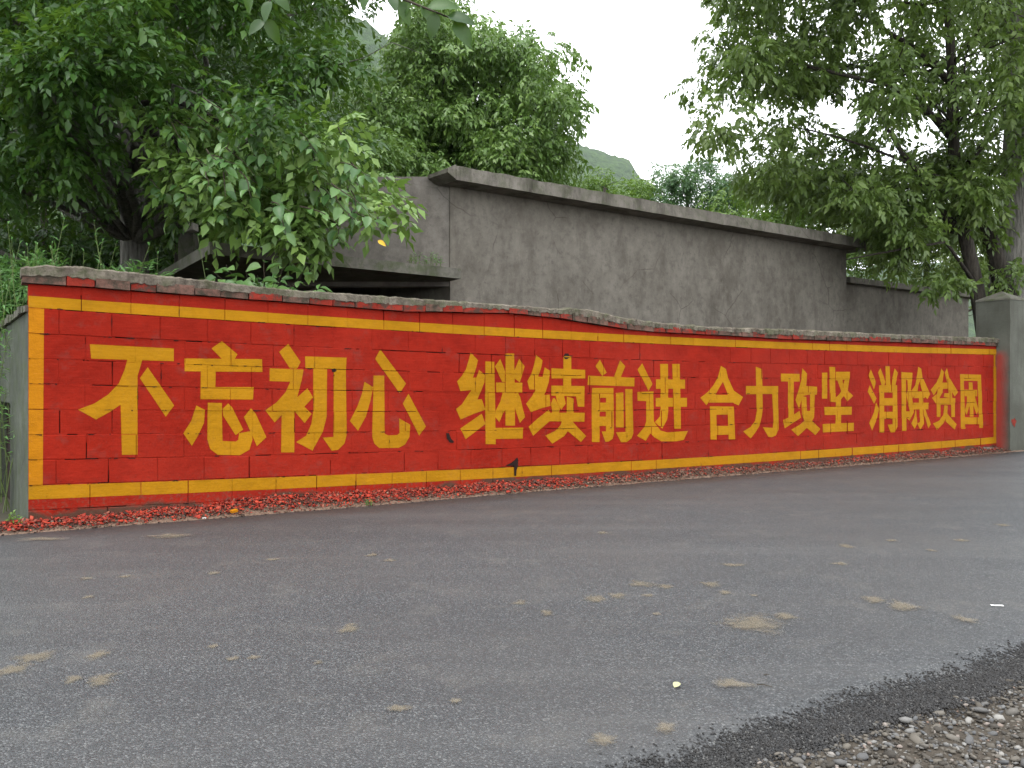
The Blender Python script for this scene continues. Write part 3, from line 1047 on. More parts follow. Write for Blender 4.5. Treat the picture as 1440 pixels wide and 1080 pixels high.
for k in range(nz + 1):
    z = -.1 + (zt + .1) * k / nz
    for (x, y) in ((0, pf), (pw, pf), (pw, pb), (0, pb)):
        vs.append((x + random.uniform(-.004, .004), y + random.uniform(-.004, .004), z))
for k in range(nz):
    for j in range(4):
        fs.append((4 * k + j, 4 * k + (j + 1) % 4, 4 * k + 4 + (j + 1) % 4, 4 * k + 4 + j))
mb.add(vs, fs)
mb.build('shaft', q.m, pil)
mb = MB()
mb.add([(-.012, pf - .012, zt), (pw + .012, pf - .012, zt), (pw + .012, pb + .012, zt), (-.012, pb + .012, zt),
        (-.006, pf - .006, zt + .03), (pw + .006, pf - .006, zt + .03), (pw + .006, pb + .006, zt + .03), (-.006, pb + .006, zt + .03), (pw * .5, (pf + pb) / 2, zt + .19)],
       [(3, 2, 1, 0), (0, 1, 5, 4), (1, 2, 6, 5), (2, 3, 7, 6), (3, 0, 4, 7), (4, 5, 8), (5, 6, 8), (6, 7, 8), (7, 4, 8)])
mb.build('cap', M['slab_mossy'], pil)
# red splash on the front face
mb = MB()
sp = [(0.10 + .075 * math.cos(t) * (1 + .35 * math.sin(3 * t)), .62 + .07 * math.sin(t) * (1 + .3 * math.cos(5 * t))) for t in np.linspace(0, 2 * math.pi, 22, endpoint=False)]
mb.add([(x + .02, pf - .006, z - .1) for x, z in sp], [tuple(range(22))])
o = mb.build('paint_splash', M['cap_red'], pil); o['label'] = 'faded red paint splash'

# ------------------------------------------------------------------ return wall at the left end
rd = Vector((-.754, 1)).normalized()
ra = math.atan2(rd.y, rd.x)
retw = empty('side_wall', W(.0, .0, 0), ra)
props(retw, 'short grey weathered wall with mossy top and dark doorway running back from the left end', 'wall')
# local x runs back along the wall, local y to its left side; visible face is y = +.0 .. facing the camera's left
mb = MB()
zc = 1.80
def seg_box(x0, x1, z0, z1a, z1b):
    mb.prism([(x0, -.18), (x1, -.18), (x1, -.004), (x0, -.004)], z0, [z1a, z1b, z1b, z1a])
seg_box(.04, 1.32, -.1, 1.80, 1.77)
seg_box(1.32, 2.6, 1.02, 1.77, 1.74)
seg_box(2.6, 6.5, -.1, 1.74, 1.66)
mb.build('wall_panel', M['return_wall'], retw)
mb = MB(); mb.box((1.325, -.12, -.1), (2.595, -.10, 1.015)); mb.build('doorway_shade', M['mortar_and_shade'], retw)  # near-black panel added to paint the shade inside the opening
mb = MB()
for i in range(60):
    x0 = .06 + i * .11
    mb.box((x0, -.21 + random.uniform(-.015, .015), 1.805 - .022 * x0 + random.uniform(-.004, .002)), (x0 + .108, .03 + random.uniform(-.012, .012), 1.86 - .022 * x0 + random.uniform(-.012, .018)))
mb.build('mossy_coping', M['slab_mossy'], retw)

# ------------------------------------------------------------------ concrete building behind the wall
bd = Vector((1.4046, 1)).normalized()
C1 = Vector((-.8595, 11.5)); C2 = Vector((6.866, 17.0))
bn = Vector((bd.y, -bd.x))                       # towards the camera
house = empty('concrete_building', (C1.x, C1.y, 0))
props(house, 'low unfinished grey concrete building with flat overhanging roof slab behind the red wall', 'building')
def L(p): return (p[0] - C1.x, p[1] - C1.y)
ROOF = 3.947
D_ = 5.0
back = -bn * D_
mb = MB()
# front face with a slightly wavy plaster surface
nx, nz = 60, 16
vs, fs = [], []
LB = (C2 - C1).length
for i in range(nx + 1):
    for k in range(nz + 1):
        p = C1 + bd * (LB * i / nx)
        z = -.2 + (ROOF + .2) * k / nz
        w_ = .012 * noise.noise(Vector((i * .25, z * 1.2, 3)))
        if i in (0, nx): w_ = 0
        p = p + bn * w_
        vs.append((*L(p), z))
for i in range(nx):
    for k in range(nz):
        a = i * (nz + 1) + k
        fs.append((a, a + nz + 1, a + nz + 2, a + 1))
mb.add(vs, fs)
# end and back faces
def wallquad(a, b, z0, z1):
    mb.add([(*L(a), z0), (*L(b), z0), (*L(b), z1), (*L(a), z1)], [(0, 1, 2, 3)])
wallquad(C2, C2 + back, -.2, ROOF)
wallquad(C2 + back, C1 + back, -.2, ROOF)
wallquad(C1 + back, C1, -.2, ROOF)
mb.build('wall', M['plaster'], house, smooth=True)

mb = MB()
A0 = C1 + bn * .36 - bd * .12; A1 = C2 + bn * .36 + bd * .42
B0 = C1 - bn * D_ - bd * .12; B1 = C2 - bn * D_ + bd * .42
n = 160
vs, fs = [], []
for i in range(n + 1):
    t = i / n
    p = A0.lerp(A1, t); b_ = B0.lerp(B1, t)
    j = .022 * noise.noise(Vector((t * 40, 1, 1)))
    j2 = .01 * noise.noise(Vector((t * 45, 7, 1)))
    vs += [(*L(p + bn * j), ROOF + .002), (*L(p + bn * (j + j2)), ROOF + .19 + j2), (*L(b_), ROOF + .19), (*L(b_), ROOF + .002)]
for i in range(n):
    a = 4 * i
    fs += [(a, a + 4, a + 5, a + 1), (a + 1, a + 5, a + 6, a + 2), (a + 2, a + 6, a + 7, a + 3), (a + 3, a + 7, a + 4, a)]
fs += [(0, 1, 2, 3), (4 * n + 3, 4 * n + 2, 4 * n + 1, 4 * n)]
mb.add(vs, fs)
# broken wedge at the slab's near corner
mb.prism([L(A0 - bd * .12 - bn * .02), L(A0 - bd * .002 - bn * .004), L(A0 - bd * .002 - bn * .5), L(A0 - bd * .16 - bn * .5)], [ROOF + .09, ROOF + .01, ROOF + .01, ROOF + .09], [ROOF + .15, ROOF + .21, ROOF + .19, ROOF + .14])
mb.build('roof', M['slab'], house)

# left part (set back, level top) over the porch
LX = -3.35
mb = MB()
mb.prism([L((LX, 11.52)), L((C1.x - .004, 11.52)), L((C1.x - .004, 11.72)), L((LX, 11.72))], 2.56, 4.085)
mb.prism([L((LX, 11.724)), L((LX + .2, 11.724)), L((LX + .2, 16)), L((LX, 16))], -.2, 4.06)
mb.prism([L((LX, 16.004)), L((C1.x + 1, 16.004)), L((C1.x + 1, 16.2)), L((LX, 16.2))], -.2, 4.06)
mb.prism([L((LX + .204, 11.724)), L((C1.x - .004, 11.724)), L((C1.x - .004, 15.9)), L((LX + .204, 15.9))], 3.9, 4.05)
mb.build('side_wing', M['plaster_pale'], house)
# porch canopy
P0 = Vector((-3.31, 9.07)); P1 = Vector((-.69, 11.2)); P2 = Vector((-5.13, 11.87))
mb = MB()
zt_ = 2.76; th = .135
mb.prism([L(P0), L(P1), L((C1.x - .02, 11.515)), L((LX, 11.515)), L((P2.x + .1, 11.9)), L(P2)], zt_ - th, zt_)
mb.build('canopy', M['slab_mossy'], house)
# inner walls that close the porch behind
mb = MB()
mb.prism([L((-5.6, 13.6)), L((C1.x - .1, 13.6)), L((C1.x - .1, 13.75)), L((-5.6, 13.75))], -.2, 2.62)
mb.prism([L((-5.5, 12.0)), L((LX - .01, 12.0)), L((LX - .01, 13.59)), L((-5.5, 13.59))], 2.4, 2.56)
mb.prism([L((-5.5, 12.0)), L((-5.35, 12.0)), L((-5.35, 13.59)), L((-5.5, 13.59))], -.2, 2.39)
mb.build('porch_wall', M['plaster'], house)
# post with pale block
post = empty('stub_post', at(265, 345, 12.4).to_2d().to_3d())
props(post, 'dark concrete stub post topped by a pale cut block left of the canopy', 'post')
bx_ = at(265, 345, 12.4)
mb = MB(); mb.box((-.11, -.11, -.1), (.11, .11, at(265, 330, 12.4).z)); mb.build('shaft', M['slab_mossy'], post)
mb = MB()
zb_ = at(265, 330, 12.4).z
mb.prism([(-.04, -.1), (.11, -.12), (.12, .08), (-.03, .1)], [zb_ + .003, zb_ + .06, zb_ + .06, zb_ + .003], [zb_ + .19, zb_ + .16, .165 + zb_, zb_ + .19])
o = mb.build('block', M['pale_stone'], post); o['label'] = 'pale cut concrete block'

# annex to the right with its own thin slab
annex = empty('low_annex', (7.0, 17.5, 0))
props(annex, 'dark grey annex wall with thin slab top between the building and right pillar', 'wall')
a0 = Vector((6.95, 17.45)); a1 = Vector((11.35, 20.58))
def LA(p): return (p[0] - 7.0, p[1] - 17.5)
mb = MB()
mb.prism([LA(a0), LA(a1), LA(a1 - bn * 3), LA(a0 - bn * 3)], -.2, 3.32)
mb.build('wall', M['plaster'], annex)
mb = MB()
mb.prism([LA(a0 + bn * .2), LA(a1 + bn * .2 + bd * .1), LA(a1 - bn * 3), LA(a0 - bn * 3)], 3.323, 3.44)
mb.build('coping_slab', M['slab'], annex)


# ------------------------------------------------------------------ foliage machinery
def unit(a):
    return a / np.maximum(np.linalg.norm(a, axis=-1, keepdims=True), 1e-9)


def leaf_arrays(P, D, N, Ln, wr=.42, fold=.12, droop=.12, tint=None):
    """P base points, D directions, N normals (n,3); Ln lengths. 5 verts / 4 tris each"""
    D = unit(D); S = unit(np.cross(D, N)); U = np.cross(S, D)
    Ln = Ln[:, None]
    m = P + D * Ln * .5 - U * Ln * .02
    tip = P + D * Ln - U * Ln * droop
    l = P + D * Ln * .42 + S * Ln * wr * .5 + U * Ln * fold * .5
    r = P + D * Ln * .42 - S * Ln * wr * .5 + U * Ln * fold * .5
    V = np.stack([P, l, tip, r, m], 1).reshape(-1, 3)
    n = len(P)
    b = (np.arange(n) * 5)[:, None]
    T = np.concatenate([b + np.array([[0, 4, 1]]), b + np.array([[1, 4, 2]]), b + np.array([[0, 3, 4]]), b + np.array([[3, 2, 4]])], 1).reshape(-1, 3)
    t = np.repeat(tint if tint is not None else rng.random(n), 5)
    return V, T, t


def sprays(cent, rad, n_per, R_len, n_leaf, leaf_len, wr=.42, droop=.5, up=.9, shell=.55, squash=.75, var=.35, pal=0.0, leafdroop=.35):
    """compound-leaf sprays around clump centres"""
    n = len(cent) * n_per
    c = np.repeat(cent, n_per, 0); r = np.repeat(rad, n_per)
    ctint = np.repeat(rng.random(len(cent)), n_per)
    d = rng.normal(size=(n, 3)); d[:, 2] = d[:, 2] * .9 + .25; d = unit(d)
    q = (shell + (1 - shell) * rng.random(n)) * r
    q *= np.where(rng.random(n) < .2, rng.random(n), 1)
    base = c + d * q[:, None] * np.array([1, 1, squash])
    ax = unit(d * np.array([1, 1, .6]) + rng.normal(size=(n, 3)) * .45 + np.array([0, 0, -droop]))
    nrm = unit(np.array([0, 0, up]) + rng.normal(size=(n, 3)) * .38 + d * .25)
    k = np.arange(n_leaf)
    Ls, Ds, Ns, Ps, Ts = [], [], [], [], []
    side = unit(np.cross(ax, nrm))
    stint = rng.random(n)
    for j in range(n_leaf):
        t = (j // 2 + 1) / ((n_leaf + 1) // 2)
        sg = (1 if j % 2 else -1) if j < n_leaf - 1 else 0
        p = base + ax * (R_len * t) [..., None] if hasattr(R_len, '__len__') else base + ax * (R_len * t)
        p = p + np.array([0, 0, -1]) * (R_len * .25 * t * t)
        D = ax * (.55 if sg else 1.1) + side * sg * .9 + rng.normal(size=(n, 3)) * .22 + np.array([0, 0, -leafdroop])
        N = nrm + rng.normal(size=(n, 3)) * .38
        Ps.append(p); Ds.append(D); Ns.append(N)
        Ls.append(leaf_len * (1 + var * (rng.random(n) - .5) * 2) * (.8 + .3 * t))
        Ts.append(np.clip(.45 * stint + .25 * ctint + .3 * rng.random(n) + pal, 0, 1))
    return leaf_arrays(np.concatenate(Ps), np.concatenate(Ds), np.concatenate(Ns), np.concatenate(Ls), wr, tint=np.concatenate(Ts))


def in_poly(px, py, poly):
    ins = False
    for i in range(len(poly)):
        x0, y0 = poly[i]; x1, y1 = poly[i - 1]
        if (y0 > py) != (y1 > py) and px < (x1 - x0) * (py - y0) / (y1 - y0) + x0: ins = not ins
    return ins


def clumps(poly, Ya, Yb, n, ra, rb):
    """clump centres that fill a silhouette seen from the road, at depths Ya..Yb"""
    xs = [p[0] for p in poly]; ys = [p[1] for p in poly]
    out, rad = [], []
    while len(out) < n:
        x, y = random.uniform(min(xs), max(xs)), random.uniform(min(ys), max(ys))
        if in_poly(x, y, poly):
            Y = random.uniform(Ya, Yb)
            out.append(at(x, y, Y)); rad.append(random.uniform(ra, rb))
    return np.array(out), np.array(rad)


def merge(parts):
    V, T, t, b = [], [], [], 0
    for v, f, q in parts:
        V.append(v); T.append(f + b); t.append(q); b += len(v)
    return np.concatenate(V), np.concatenate(T), np.concatenate(t)


def crown(name, parts, mat, parent):
    V, T, t = merge(parts)
    V = V - np.array(parent.location)
    return link(name, tri_mesh(name, V, T, t, mat), None, parent)


def bent(a, b, n=5, amp=.12, sag=0.0):
    a, b = Vector(a), Vector(b)
    L_ = (b - a).length
    off = Vector((random.gauss(0, 1), random.gauss(0, 1), random.gauss(0, .6))) * L_ * amp
    o2 = Vector((random.gauss(0, 1), random.gauss(0, 1), random.gauss(0, 1))) * L_ * amp * .4
    pts = []
    for i in range(n + 1):
        t = i / n
        pts.append(a.lerp(b, t) + off * math.sin(math.pi * t) + o2 * math.sin(2 * math.pi * t) + Vector((0, 0, -sag * L_ * t * t)))
    return pts


def skeleton(parent, trunk, trad, cents, mat, limb_r=.05, twig=3, tr_name='trunk', every=1, cap=.6):
    """tapered trunk, limbs to clumps, twigs inside the clumps"""
    loc = parent.location
    mbt = MB(); mbt.tube([Vector(p) - loc for p in trunk], trad, 12, rough=.16)
    mbt.build(tr_name, mat, parent, smooth=True)
    mbb = MB()
    tp = [Vector(p) for p in trunk]
    for ci, c in enumerate(cents[::every]):
        c = Vector(c)
        best = min(range(len(tp)), key=lambda i: (tp[i] - c).length + max(0, tp[i].z - c.z + .3) * 1.4 - i * .02)
        a = tp[best]
        pts = bent(a, c, 6, .07)
        r0 = min(limb_r * (.4 + (a - c).length * .22), trad[best] * cap)
        mbb.tube([p - loc for p in pts], [r0 * (1 - .8 * i / 6) + .004 for i in range(7)], 5)
        for _ in range(twig):
            i = random.randint(2, 6)
            e = pts[i] + Vector((random.gauss(0, .5), random.gauss(0, .5), random.gauss(0, .35)))
            pp = bent(pts[i], e, 3, .1)
            mbb.tube([p - loc for p in pp], [.012, .009, .006, .003], 4)
    mbb.build('branches', mat, parent, smooth=True)


# ---- leaf meshes for single leaves
def leaf_mesh(name, wr, fold, curl, mat, seed):
    rd_ = random.Random(seed)
    n = 6
    vs, fs = [], []
    for i in range(n + 1):
        t = i / n
        w_ = wr * .5 * math.sin(math.pi * min(1, t ** .8)) ** .8 if 0 < t < 1 else 0
        z = -curl * t * t + .02 * rd_.uniform(-1, 1)
        vs.append((t, 0, z - 0))
        vs.append((t + .02, w_, z + fold * w_ + .015 * rd_.uniform(-1, 1)))
        vs.append((t + .02, -w_, z + fold * w_ + .015 * rd_.uniform(-1, 1)))
    for i in range(n):
        a, b = 3 * i, 3 * i + 3
        fs += [(a, b, b + 1, a + 1), (a, a + 2, b + 2, b)]
    me = bpy.data.meshes.new(name); me.from_pydata(vs, [], fs)
    me.polygons.foreach_set('use_smooth', [True] * len(me.polygons))
    me.materials.append(mat); me.update()
    return me


LEAVES = [leaf_mesh('leaf', .52 + .05 * k, .35 + .1 * k, .12 + .08 * k, M['leaf_single'], k) for k in range(4)]
FORE = [leaf_mesh('leaf', .5, .3, .15 + .1 * k, M['leaf_fore'], 9 + k) for k in range(3)]


def put_leaf(parent, p, D, N, size, pool, name='leaf'):
    D = Vector(D).normalized(); S = Vector(N).cross(D).normalized(); U = D.cross(S)
    m = Matrix((D, S, U)).transposed().to_4x4()
    o = bpy.data.objects.new(name, random.choice(pool))
    COL.objects.link(o)
    o.parent = parent
    o.matrix_local = Matrix.Translation(Vector(p) - parent.location) @ m @ Matrix.Scale(size, 4)
    return o


def leafy_twigs(parent, starts, n_budget, size, pool, twig_mat, spread=.35, droop=.5, step=.07):
    mbb = MB(); cnt = 0
    loc = parent.location
    for (a, b) in starts:
        pts = bent(a, b, 7, .05, .06)
        mbb.tube([p - loc for p in pts], [.008 - .0008 * i for i in range(8)], 5)
        L_ = (Vector(b) - Vector(a)).length
        k = max(3, int(L_ / step))
        for j in range(k):
            if cnt >= n_budget: break
            t = (j + .5 + random.uniform(-.3, .3)) / k
            i = min(6, int(t * 7)); p = pts[i].lerp(pts[i + 1], t * 7 - i)
            ax = (pts[i + 1] - pts[i]).normalized()
            sd_ = ax.cross(Vector((0, 0, 1))).normalized() * (1 if j % 2 else -1)
            D = sd_ * .8 + ax * .55 + Vector((random.gauss(0, .3), random.gauss(0, .3), -droop + random.gauss(0, .25)))
            N = Vector((random.gauss(0, .35), -.45 + random.gauss(0, .35), 1))
            st = p + D.normalized() * .02
            put_leaf(parent, st, D, N, size * random.uniform(.5, 1.3), pool)
            cnt += 1
    mbb.build('twigs', twig_mat, parent, smooth=True)
    return cnt


# ---- TREE 1: big leafy tree at the left, overhanging the wall
random.seed(21)
t1 = empty('broadleaf_tree', at(188, 540, 12.5).to_2d().to_3d())
props(t1, 'large dark broad-leaved tree with grey trunk filling the upper left behind the wall', 'tree')
trunk1 = [at(190, 560, 12.5), at(190, 450, 12.5), at(189, 340, 12.5), at(187, 240, 12.5), at(180, 150, 12.4), at(170, 40, 12.3), at(190, -120, 12.2), at(220, -300, 12.0)]
trunk1[0].z = -.1
backp = [(-200, -420), (430, -420), (495, -60), (500, 60), (498, 120), (470, 200), (430, 270), (300, 300), (210, 250), (120, 240), (-200, 260)]
c_back, r_back = clumps(backp, 11, 14.5, 110, .55, 1.0)
frontp = [(-180, -380), (420, -380), (470, -40), (490, 50), (470, 140), (380, 190), (250, 200), (120, 150), (-180, 230)]
c_fr, r_fr = clumps(frontp, 8.3, 10.5, 60, .35, .65)
lowp = [(210, 170), (430, 160), (510, 240), (545, 290), (535, 325), (470, 335), (330, 330), (250, 270)]
c_low, r_low = clumps(lowp, 8.7, 10.0, 26, .24, .42)
c_left, r_left = clumps([(-150, 80), (120, 90), (140, 260), (60, 300), (-150, 320)], 9, 11, 16, .4, .7)
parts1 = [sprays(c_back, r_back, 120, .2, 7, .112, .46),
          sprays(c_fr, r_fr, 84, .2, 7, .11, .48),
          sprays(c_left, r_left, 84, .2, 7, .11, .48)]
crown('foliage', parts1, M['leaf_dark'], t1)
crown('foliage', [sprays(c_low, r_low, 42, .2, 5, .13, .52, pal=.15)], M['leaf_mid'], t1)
skeleton(t1, trunk1, [.26, .22, .19, .17, .15, .13, .10, .06], np.concatenate([c_back[::2], c_fr[::2], c_left[::2]]), M['bark_grey'], .05, 2)
starts = []
root_pt = at(330, 170, 10.5)
for i in range(46):
    while True:
        x, y = random.uniform(225, 555), random.uniform(165, 345)
        if in_poly(x, y, [(225, 190), (330, 165), (450, 165), (500, 215), (530, 255), (552, 300), (550, 325), (500, 340), (440, 345), (360, 348), (290, 310), (240, 270)]): break
    Y = random.uniform(8.0, 8.9)
    e = at(x, y, Y)
    a = e + Vector((random.uniform(-.45, -.1), random.uniform(.1, .5), random.uniform(.08, .35)))
    starts.append((a, e))
leafy_twigs(t1, starts, 300, .145, LEAVES, M['twig'])
# the boughs that carry the low cluster
mb = MB()
loc = t1.location
for tgt in ((300, 250, 9.0), (400, 260, 9.0), (480, 280, 9.0), (350, 200, 9.3), (450, 210, 9.2)):
    pts = bent(trunk1[4], at(*tgt), 8, .05)
    mb.tube([p - loc for p in pts], [.055 - .005 * i for i in range(9)], 6)
pts = bent(at(395, 300, 9.0), at(440, 352, 9.2), 5, .03); mb.tube([p - loc for p in pts], .012, 5)
mb.build('boughs', M['bark'], t1, smooth=True)
put_leaf(t1, at(531, 338, 8.3), (1, -.2, -.6), (0, -1, .6), .10, [leaf_mesh('leaf', .5, .3, .2, M['leaf_yellow'], 3)])['label'] = 'yellow withered leaf'

# ---- low leafy shoots hanging over the wall top
random.seed(5)
sh = empty('leafy_sapling', at(390, 540, 8.55).to_2d().to_3d())
props(sh, 'pale green leafy sapling rising just behind the wall top under the porch canopy', 'sapling')
starts = []
base_sh = at(370, 440, 8.6)
for (x, y) in [(292, 385), (318, 370), (345, 378), (372, 362), (400, 372), (425, 380), (452, 392), (385, 395), (340, 398), (410, 400), (362, 385), (330, 390), (440, 402), (300, 378), (395, 385)]:
    starts.append((base_sh.lerp(at(x, y + 14, 8.5), .55), at(x, y, random.uniform(8.1, 8.5))))
leafy_twigs(sh, starts, 90, .155, LEAVES, M['twig'], step=.055)
mb = MB()
mb.tube([Vector((0, 0, -.1)), base_sh - sh.location, base_sh - sh.location + Vector((0, 0, .2))], [.02, .014, .006], 6)
mb.build('stem', M['twig'], sh, smooth=True)

# ---- branch hanging into the top of the frame close to the camera
random.seed(8)
br = empty('overhanging_branch', at(420, -120, 3.4))
props(br, 'near branch with large dark green leaves hanging into the top edge left of centre', 'branch')
mb = MB(); loc = br.location
main = [at(330, -200, 3.6), at(420, -80, 3.5), at(480, -40, 3.4), at(550, -8, 3.3), at(600, 12, 3.25), at(640, 28, 3.2)]
mb.tube([p - loc for p in main], [.012, .010, .008, .006, .004, .003], 6)
side_b = [at(400, -90, 3.6), at(395, -40, 3.6), at(380, 0, 3.6), at(372, 30, 3.6)]
mb.tube([p - loc for p in side_b], [.008, .006, .004, .003], 6)
mb.build('stem', M['twig'], br, smooth=True)
for (x, y, dx, dy, sz, Y) in [(560, 0, 20, 40, .13, 3.3), (612, 16, -6, 44, .13, 3.2), (450, -50, 24, 60, .15, 3.5), (420, -60, -10, 60, .15, 3.5), (355, -20, -20, 50, .14, 3.6), (410, -40, 12, 56, .15, 3.5), (600, 10, 55, -4, .15, 3.2), (628, 22, 45, 12, .14, 3.2), (638, 28, 28, 40, .15, 3.2), (590, 8, 40, 30, .13, 3.25), (575, -2, -20, 40, .12, 3.3), (548, -8, 12, 28, .11, 3.3),
                              (520, -20, -10, 30, .13, 3.35), (500, -30, 30, 24, .12, 3.4), (470, -40, -20, 34, .12, 3.4), (380, 0, -10, 45, .13, 3.6), (384, -10, 30, 30, .13, 3.6), (374, 25, 20, 40, .14, 3.6), (372, 28, -25, 30, .12, 3.6), (440, -60, 20, 50, .14, 3.5)]:
    p = at(x, y, Y); e = at(x + dx, y + dy, Y)
    put_leaf(br, p, (e - p) + Vector((0, random.uniform(-.05, .05), 0)), (random.uniform(-.4, .4), -1.4, .6), sz * .82, FORE)

# ---- TREE 2: rounded tree behind the building
random.seed(33)
t2 = empty('broadleaf_tree', Vector((at(660, 540, 24).x, 24, 0)))
props(t2, 'full rounded mid-green tree rising behind the concrete roof, centre left', 'tree')
poly2 = [(590, -40), (660, -20), (672, 45), (735, 55), (760, 75), (792, 85), (796, 130), (806, 150), (788, 190), (785, 250), (700, 290), (500, 290), (485, 190), (505, 120), (535, 95), (570, 60), (580, 20)]
c2, r2 = clumps(poly2, 20.5, 26, 150, .5, 1.0)
c2l, r2l = clumps([(492, 150), (520, 115), (565, 90), (570, 260), (488, 260)], 21, 24, 22, .45, .8)
c2b, r2b = clumps([(500, 200), (790, 200), (790, 330), (490, 330)], 20, 23, 25, .6, .9)
crown('foliage', [sprays(c2l, r2l, 80, .24, 6, .15, .42, droop=.7, leafdroop=.6, pal=.1), sprays(c2, r2, 100, .24, 6, .155, .42, droop=.7, leafdroop=.6, pal=.05), sprays(c2b, r2b, 100, .24, 6, .155, .42, droop=.7, leafdroop=.6, pal=.05)], M['leaf_mid'], t2)
tr2 = [Vector((at(660, 540, 24).x, 24, -.1)), at(662, 400, 24), at(660, 300, 24), at(655, 200, 24), at(640, 100, 24), at(632, 20, 24)]
skeleton(t2, tr2, [.32, .28, .24, .18, .11, .05], c2[::2], M['bark'], .06, 2)

# ---- TREES 3, 4: open-crowned trees at the right
random.seed(41)
t3 = empty('walnut_tree', Vector((at(1385, 540, 16.6).x, 16.6, 0)))
props(t3, 'open-crowned tree with dark forked trunk spreading left over the building, sky showing through', 'tree')
tr3 = [Vector((at(1388, 540, 16.6).x, 16.6, -.1)), at(1384, 470, 16.6), at(1372, 400, 16.6), at(1356, 330, 16.5), at(1344, 260, 16.5), at(1340, 180, 16.5), at(1338, 90, 16.5), at(1332, 0, 16.5), at(1320, -120, 16.5), at(1310, -260, 16.5)]
poly3 = [(1010, -40), (1040, -300), (1550, -320), (1600, 200), (1440, 260), (1350, 300), (1240, 270), (1180, 300), (1100, 250), (1040, 230), (1000, 205), (985, 190), (1005, 150), (985, 120), (1010, 90), (1000, 50)]
c3, r3 = clumps(poly3, 14.2, 19, 150, .35, .75)
low3, rl3 = clumps([(1230, 270), (1330, 300), (1350, 400), (1290, 420), (1250, 390), (1230, 330)], 15.5, 16.5, 8, .25, .4)
cl_a, rl_a = clumps([(1050, 200), (1240, 240), (1240, 330), (1150, 300), (1060, 260)], 18, 20, 26, .4, .65)
cl_c, rl_c = clumps([(1000, -60), (1330, -60), (1330, 130), (1180, 150), (1010, 110)], 15, 17.5, 34, .35, .6)
cl_b, rl_b = clumps([(1225, 220), (1400, 240), (1400, 330), (1240, 345)], 15.3, 17.5, 24, .3, .5)
c3_shade, r3_shade = clumps([(930, -130), (1500, -130), (1750, -750), (860, -750)], 11, 15.5, 60, .5, .8)  # unseen crown overhead, widened to shade the building and the wall's right end
crown('foliage', [sprays(cl_c, rl_c, 38, .24, 7, .145, .45, leafdroop=.6), sprays(cl_a, rl_a, 40, .26, 7, .16, .45, leafdroop=.6, pal=.1), sprays(cl_b, rl_b, 40, .26, 7, .15, .45, leafdroop=.6, pal=.05), sprays(c3_shade, r3_shade, 60, .26, 7, .165, .45), sprays(c3, r3, 44, .24, 7, .145, .45, droop=.55, leafdroop=.6), sprays(low3, rl3, 22, .26, 7, .15, .42, droop=.6, leafdroop=.6)], M['leaf_walnut'], t3)
skeleton(t3, tr3, [.17, .15, .135, .125, .115, .105, .09, .075, .05, .03], np.concatenate([c3[::4], c3_shade[::5]]), M['bark'], .026, 5, cap=.6)
mb = MB(); loc = t3.location
for path, rr in (([at(1344, 270, 16.5), at(1300, 262, 16.3), at(1240, 262, 16.0), at(1190, 268, 15.8)], [.075, .06, .045, .02]),
                 ([at(1356, 330, 16.5), at(1330, 305, 16.2), at(1300, 250, 16.0), at(1268, 215, 15.8), at(1230, 150, 15.6)], [.09, .075, .06, .04, .02]),
                 ([at(1345, 250, 16.5), at(1385, 200, 16.6), at(1440, 150, 16.7), at(1480, 90, 16.8)], [.07, .05, .04, .02]),
                 ([at(1340, 120, 16.5), at(1290, 70, 16.2), at(1240, 40, 16.0), at(1180, -20, 15.8)], [.07, .05, .04, .02]),
                 ([at(1372, 400, 16.5), at(1330, 340, 16.0), at(1270, 350, 15.7), at(1190, 365, 15.6)], [.04, .03, .022, .012]),
                 ([at(1342, 200, 16.5), at(1300, 150, 16.2), at(1250, 120, 16.0), at(1120, 90, 15.5), at(1060, 70, 15.3)], [.07, .055, .04, .03, .012])):
    mb.tube([p - loc for p in path], rr, 8)
mb.build('boughs', M['bark'], t3, smooth=True)

random.seed(43)
t4 = empty('walnut_tree', Vector((at(1425, 540, 17.6).x, 17.6, 0)))
props(t4, 'tree with thick rough upright trunk at the right edge directly behind the pillar', 'tree')
tr4 = [Vector((at(1418, 540, 17.6).x, 17.6, -.1)), at(1416, 420, 17.6), at(1420, 330, 17.6), at(1432, 240, 17.6), at(1436, 130, 17.6), at(1432, 0, 17.6), at(1440, -180, 17.6)]
c4_, r4_ = clumps([(1340, -250), (1700, -260), (1700, 300), (1480, 340), (1400, 250), (1360, 60)], 17.5, 21.5, 55, .5, .9)
c5_, r5_ = clumps([(1395, 330), (1500, 330), (1500, 420), (1400, 400)], 16.2, 17.0, 4, .25, .4)
crown('foliage', [sprays(c4_, r4_, 62, .26, 7, .15, .42, leafdroop=.6), sprays(c5_, r5_, 16, .26, 7, .14, .42, leafdroop=.6)], M['leaf_walnut'], t4)
skeleton(t4, tr4, [.40, .36, .33, .31, .28, .22, .1], c4_[::2], M['bark_grey'], .06, 2)
mb = MB(); loc = t4.location
path = [at(1416, 420, 17.4), at(1400, 360, 17.3), at(1386, 310, 17.2), at(1378, 260, 17.2)]
mb.tube([p - loc for p in path], [.22, .17, .13, .10], 10, rough=.15)
mb.build('bough', M['bark'], t4, smooth=True)

# ---- background trees and bushes beyond the building
random.seed(51)


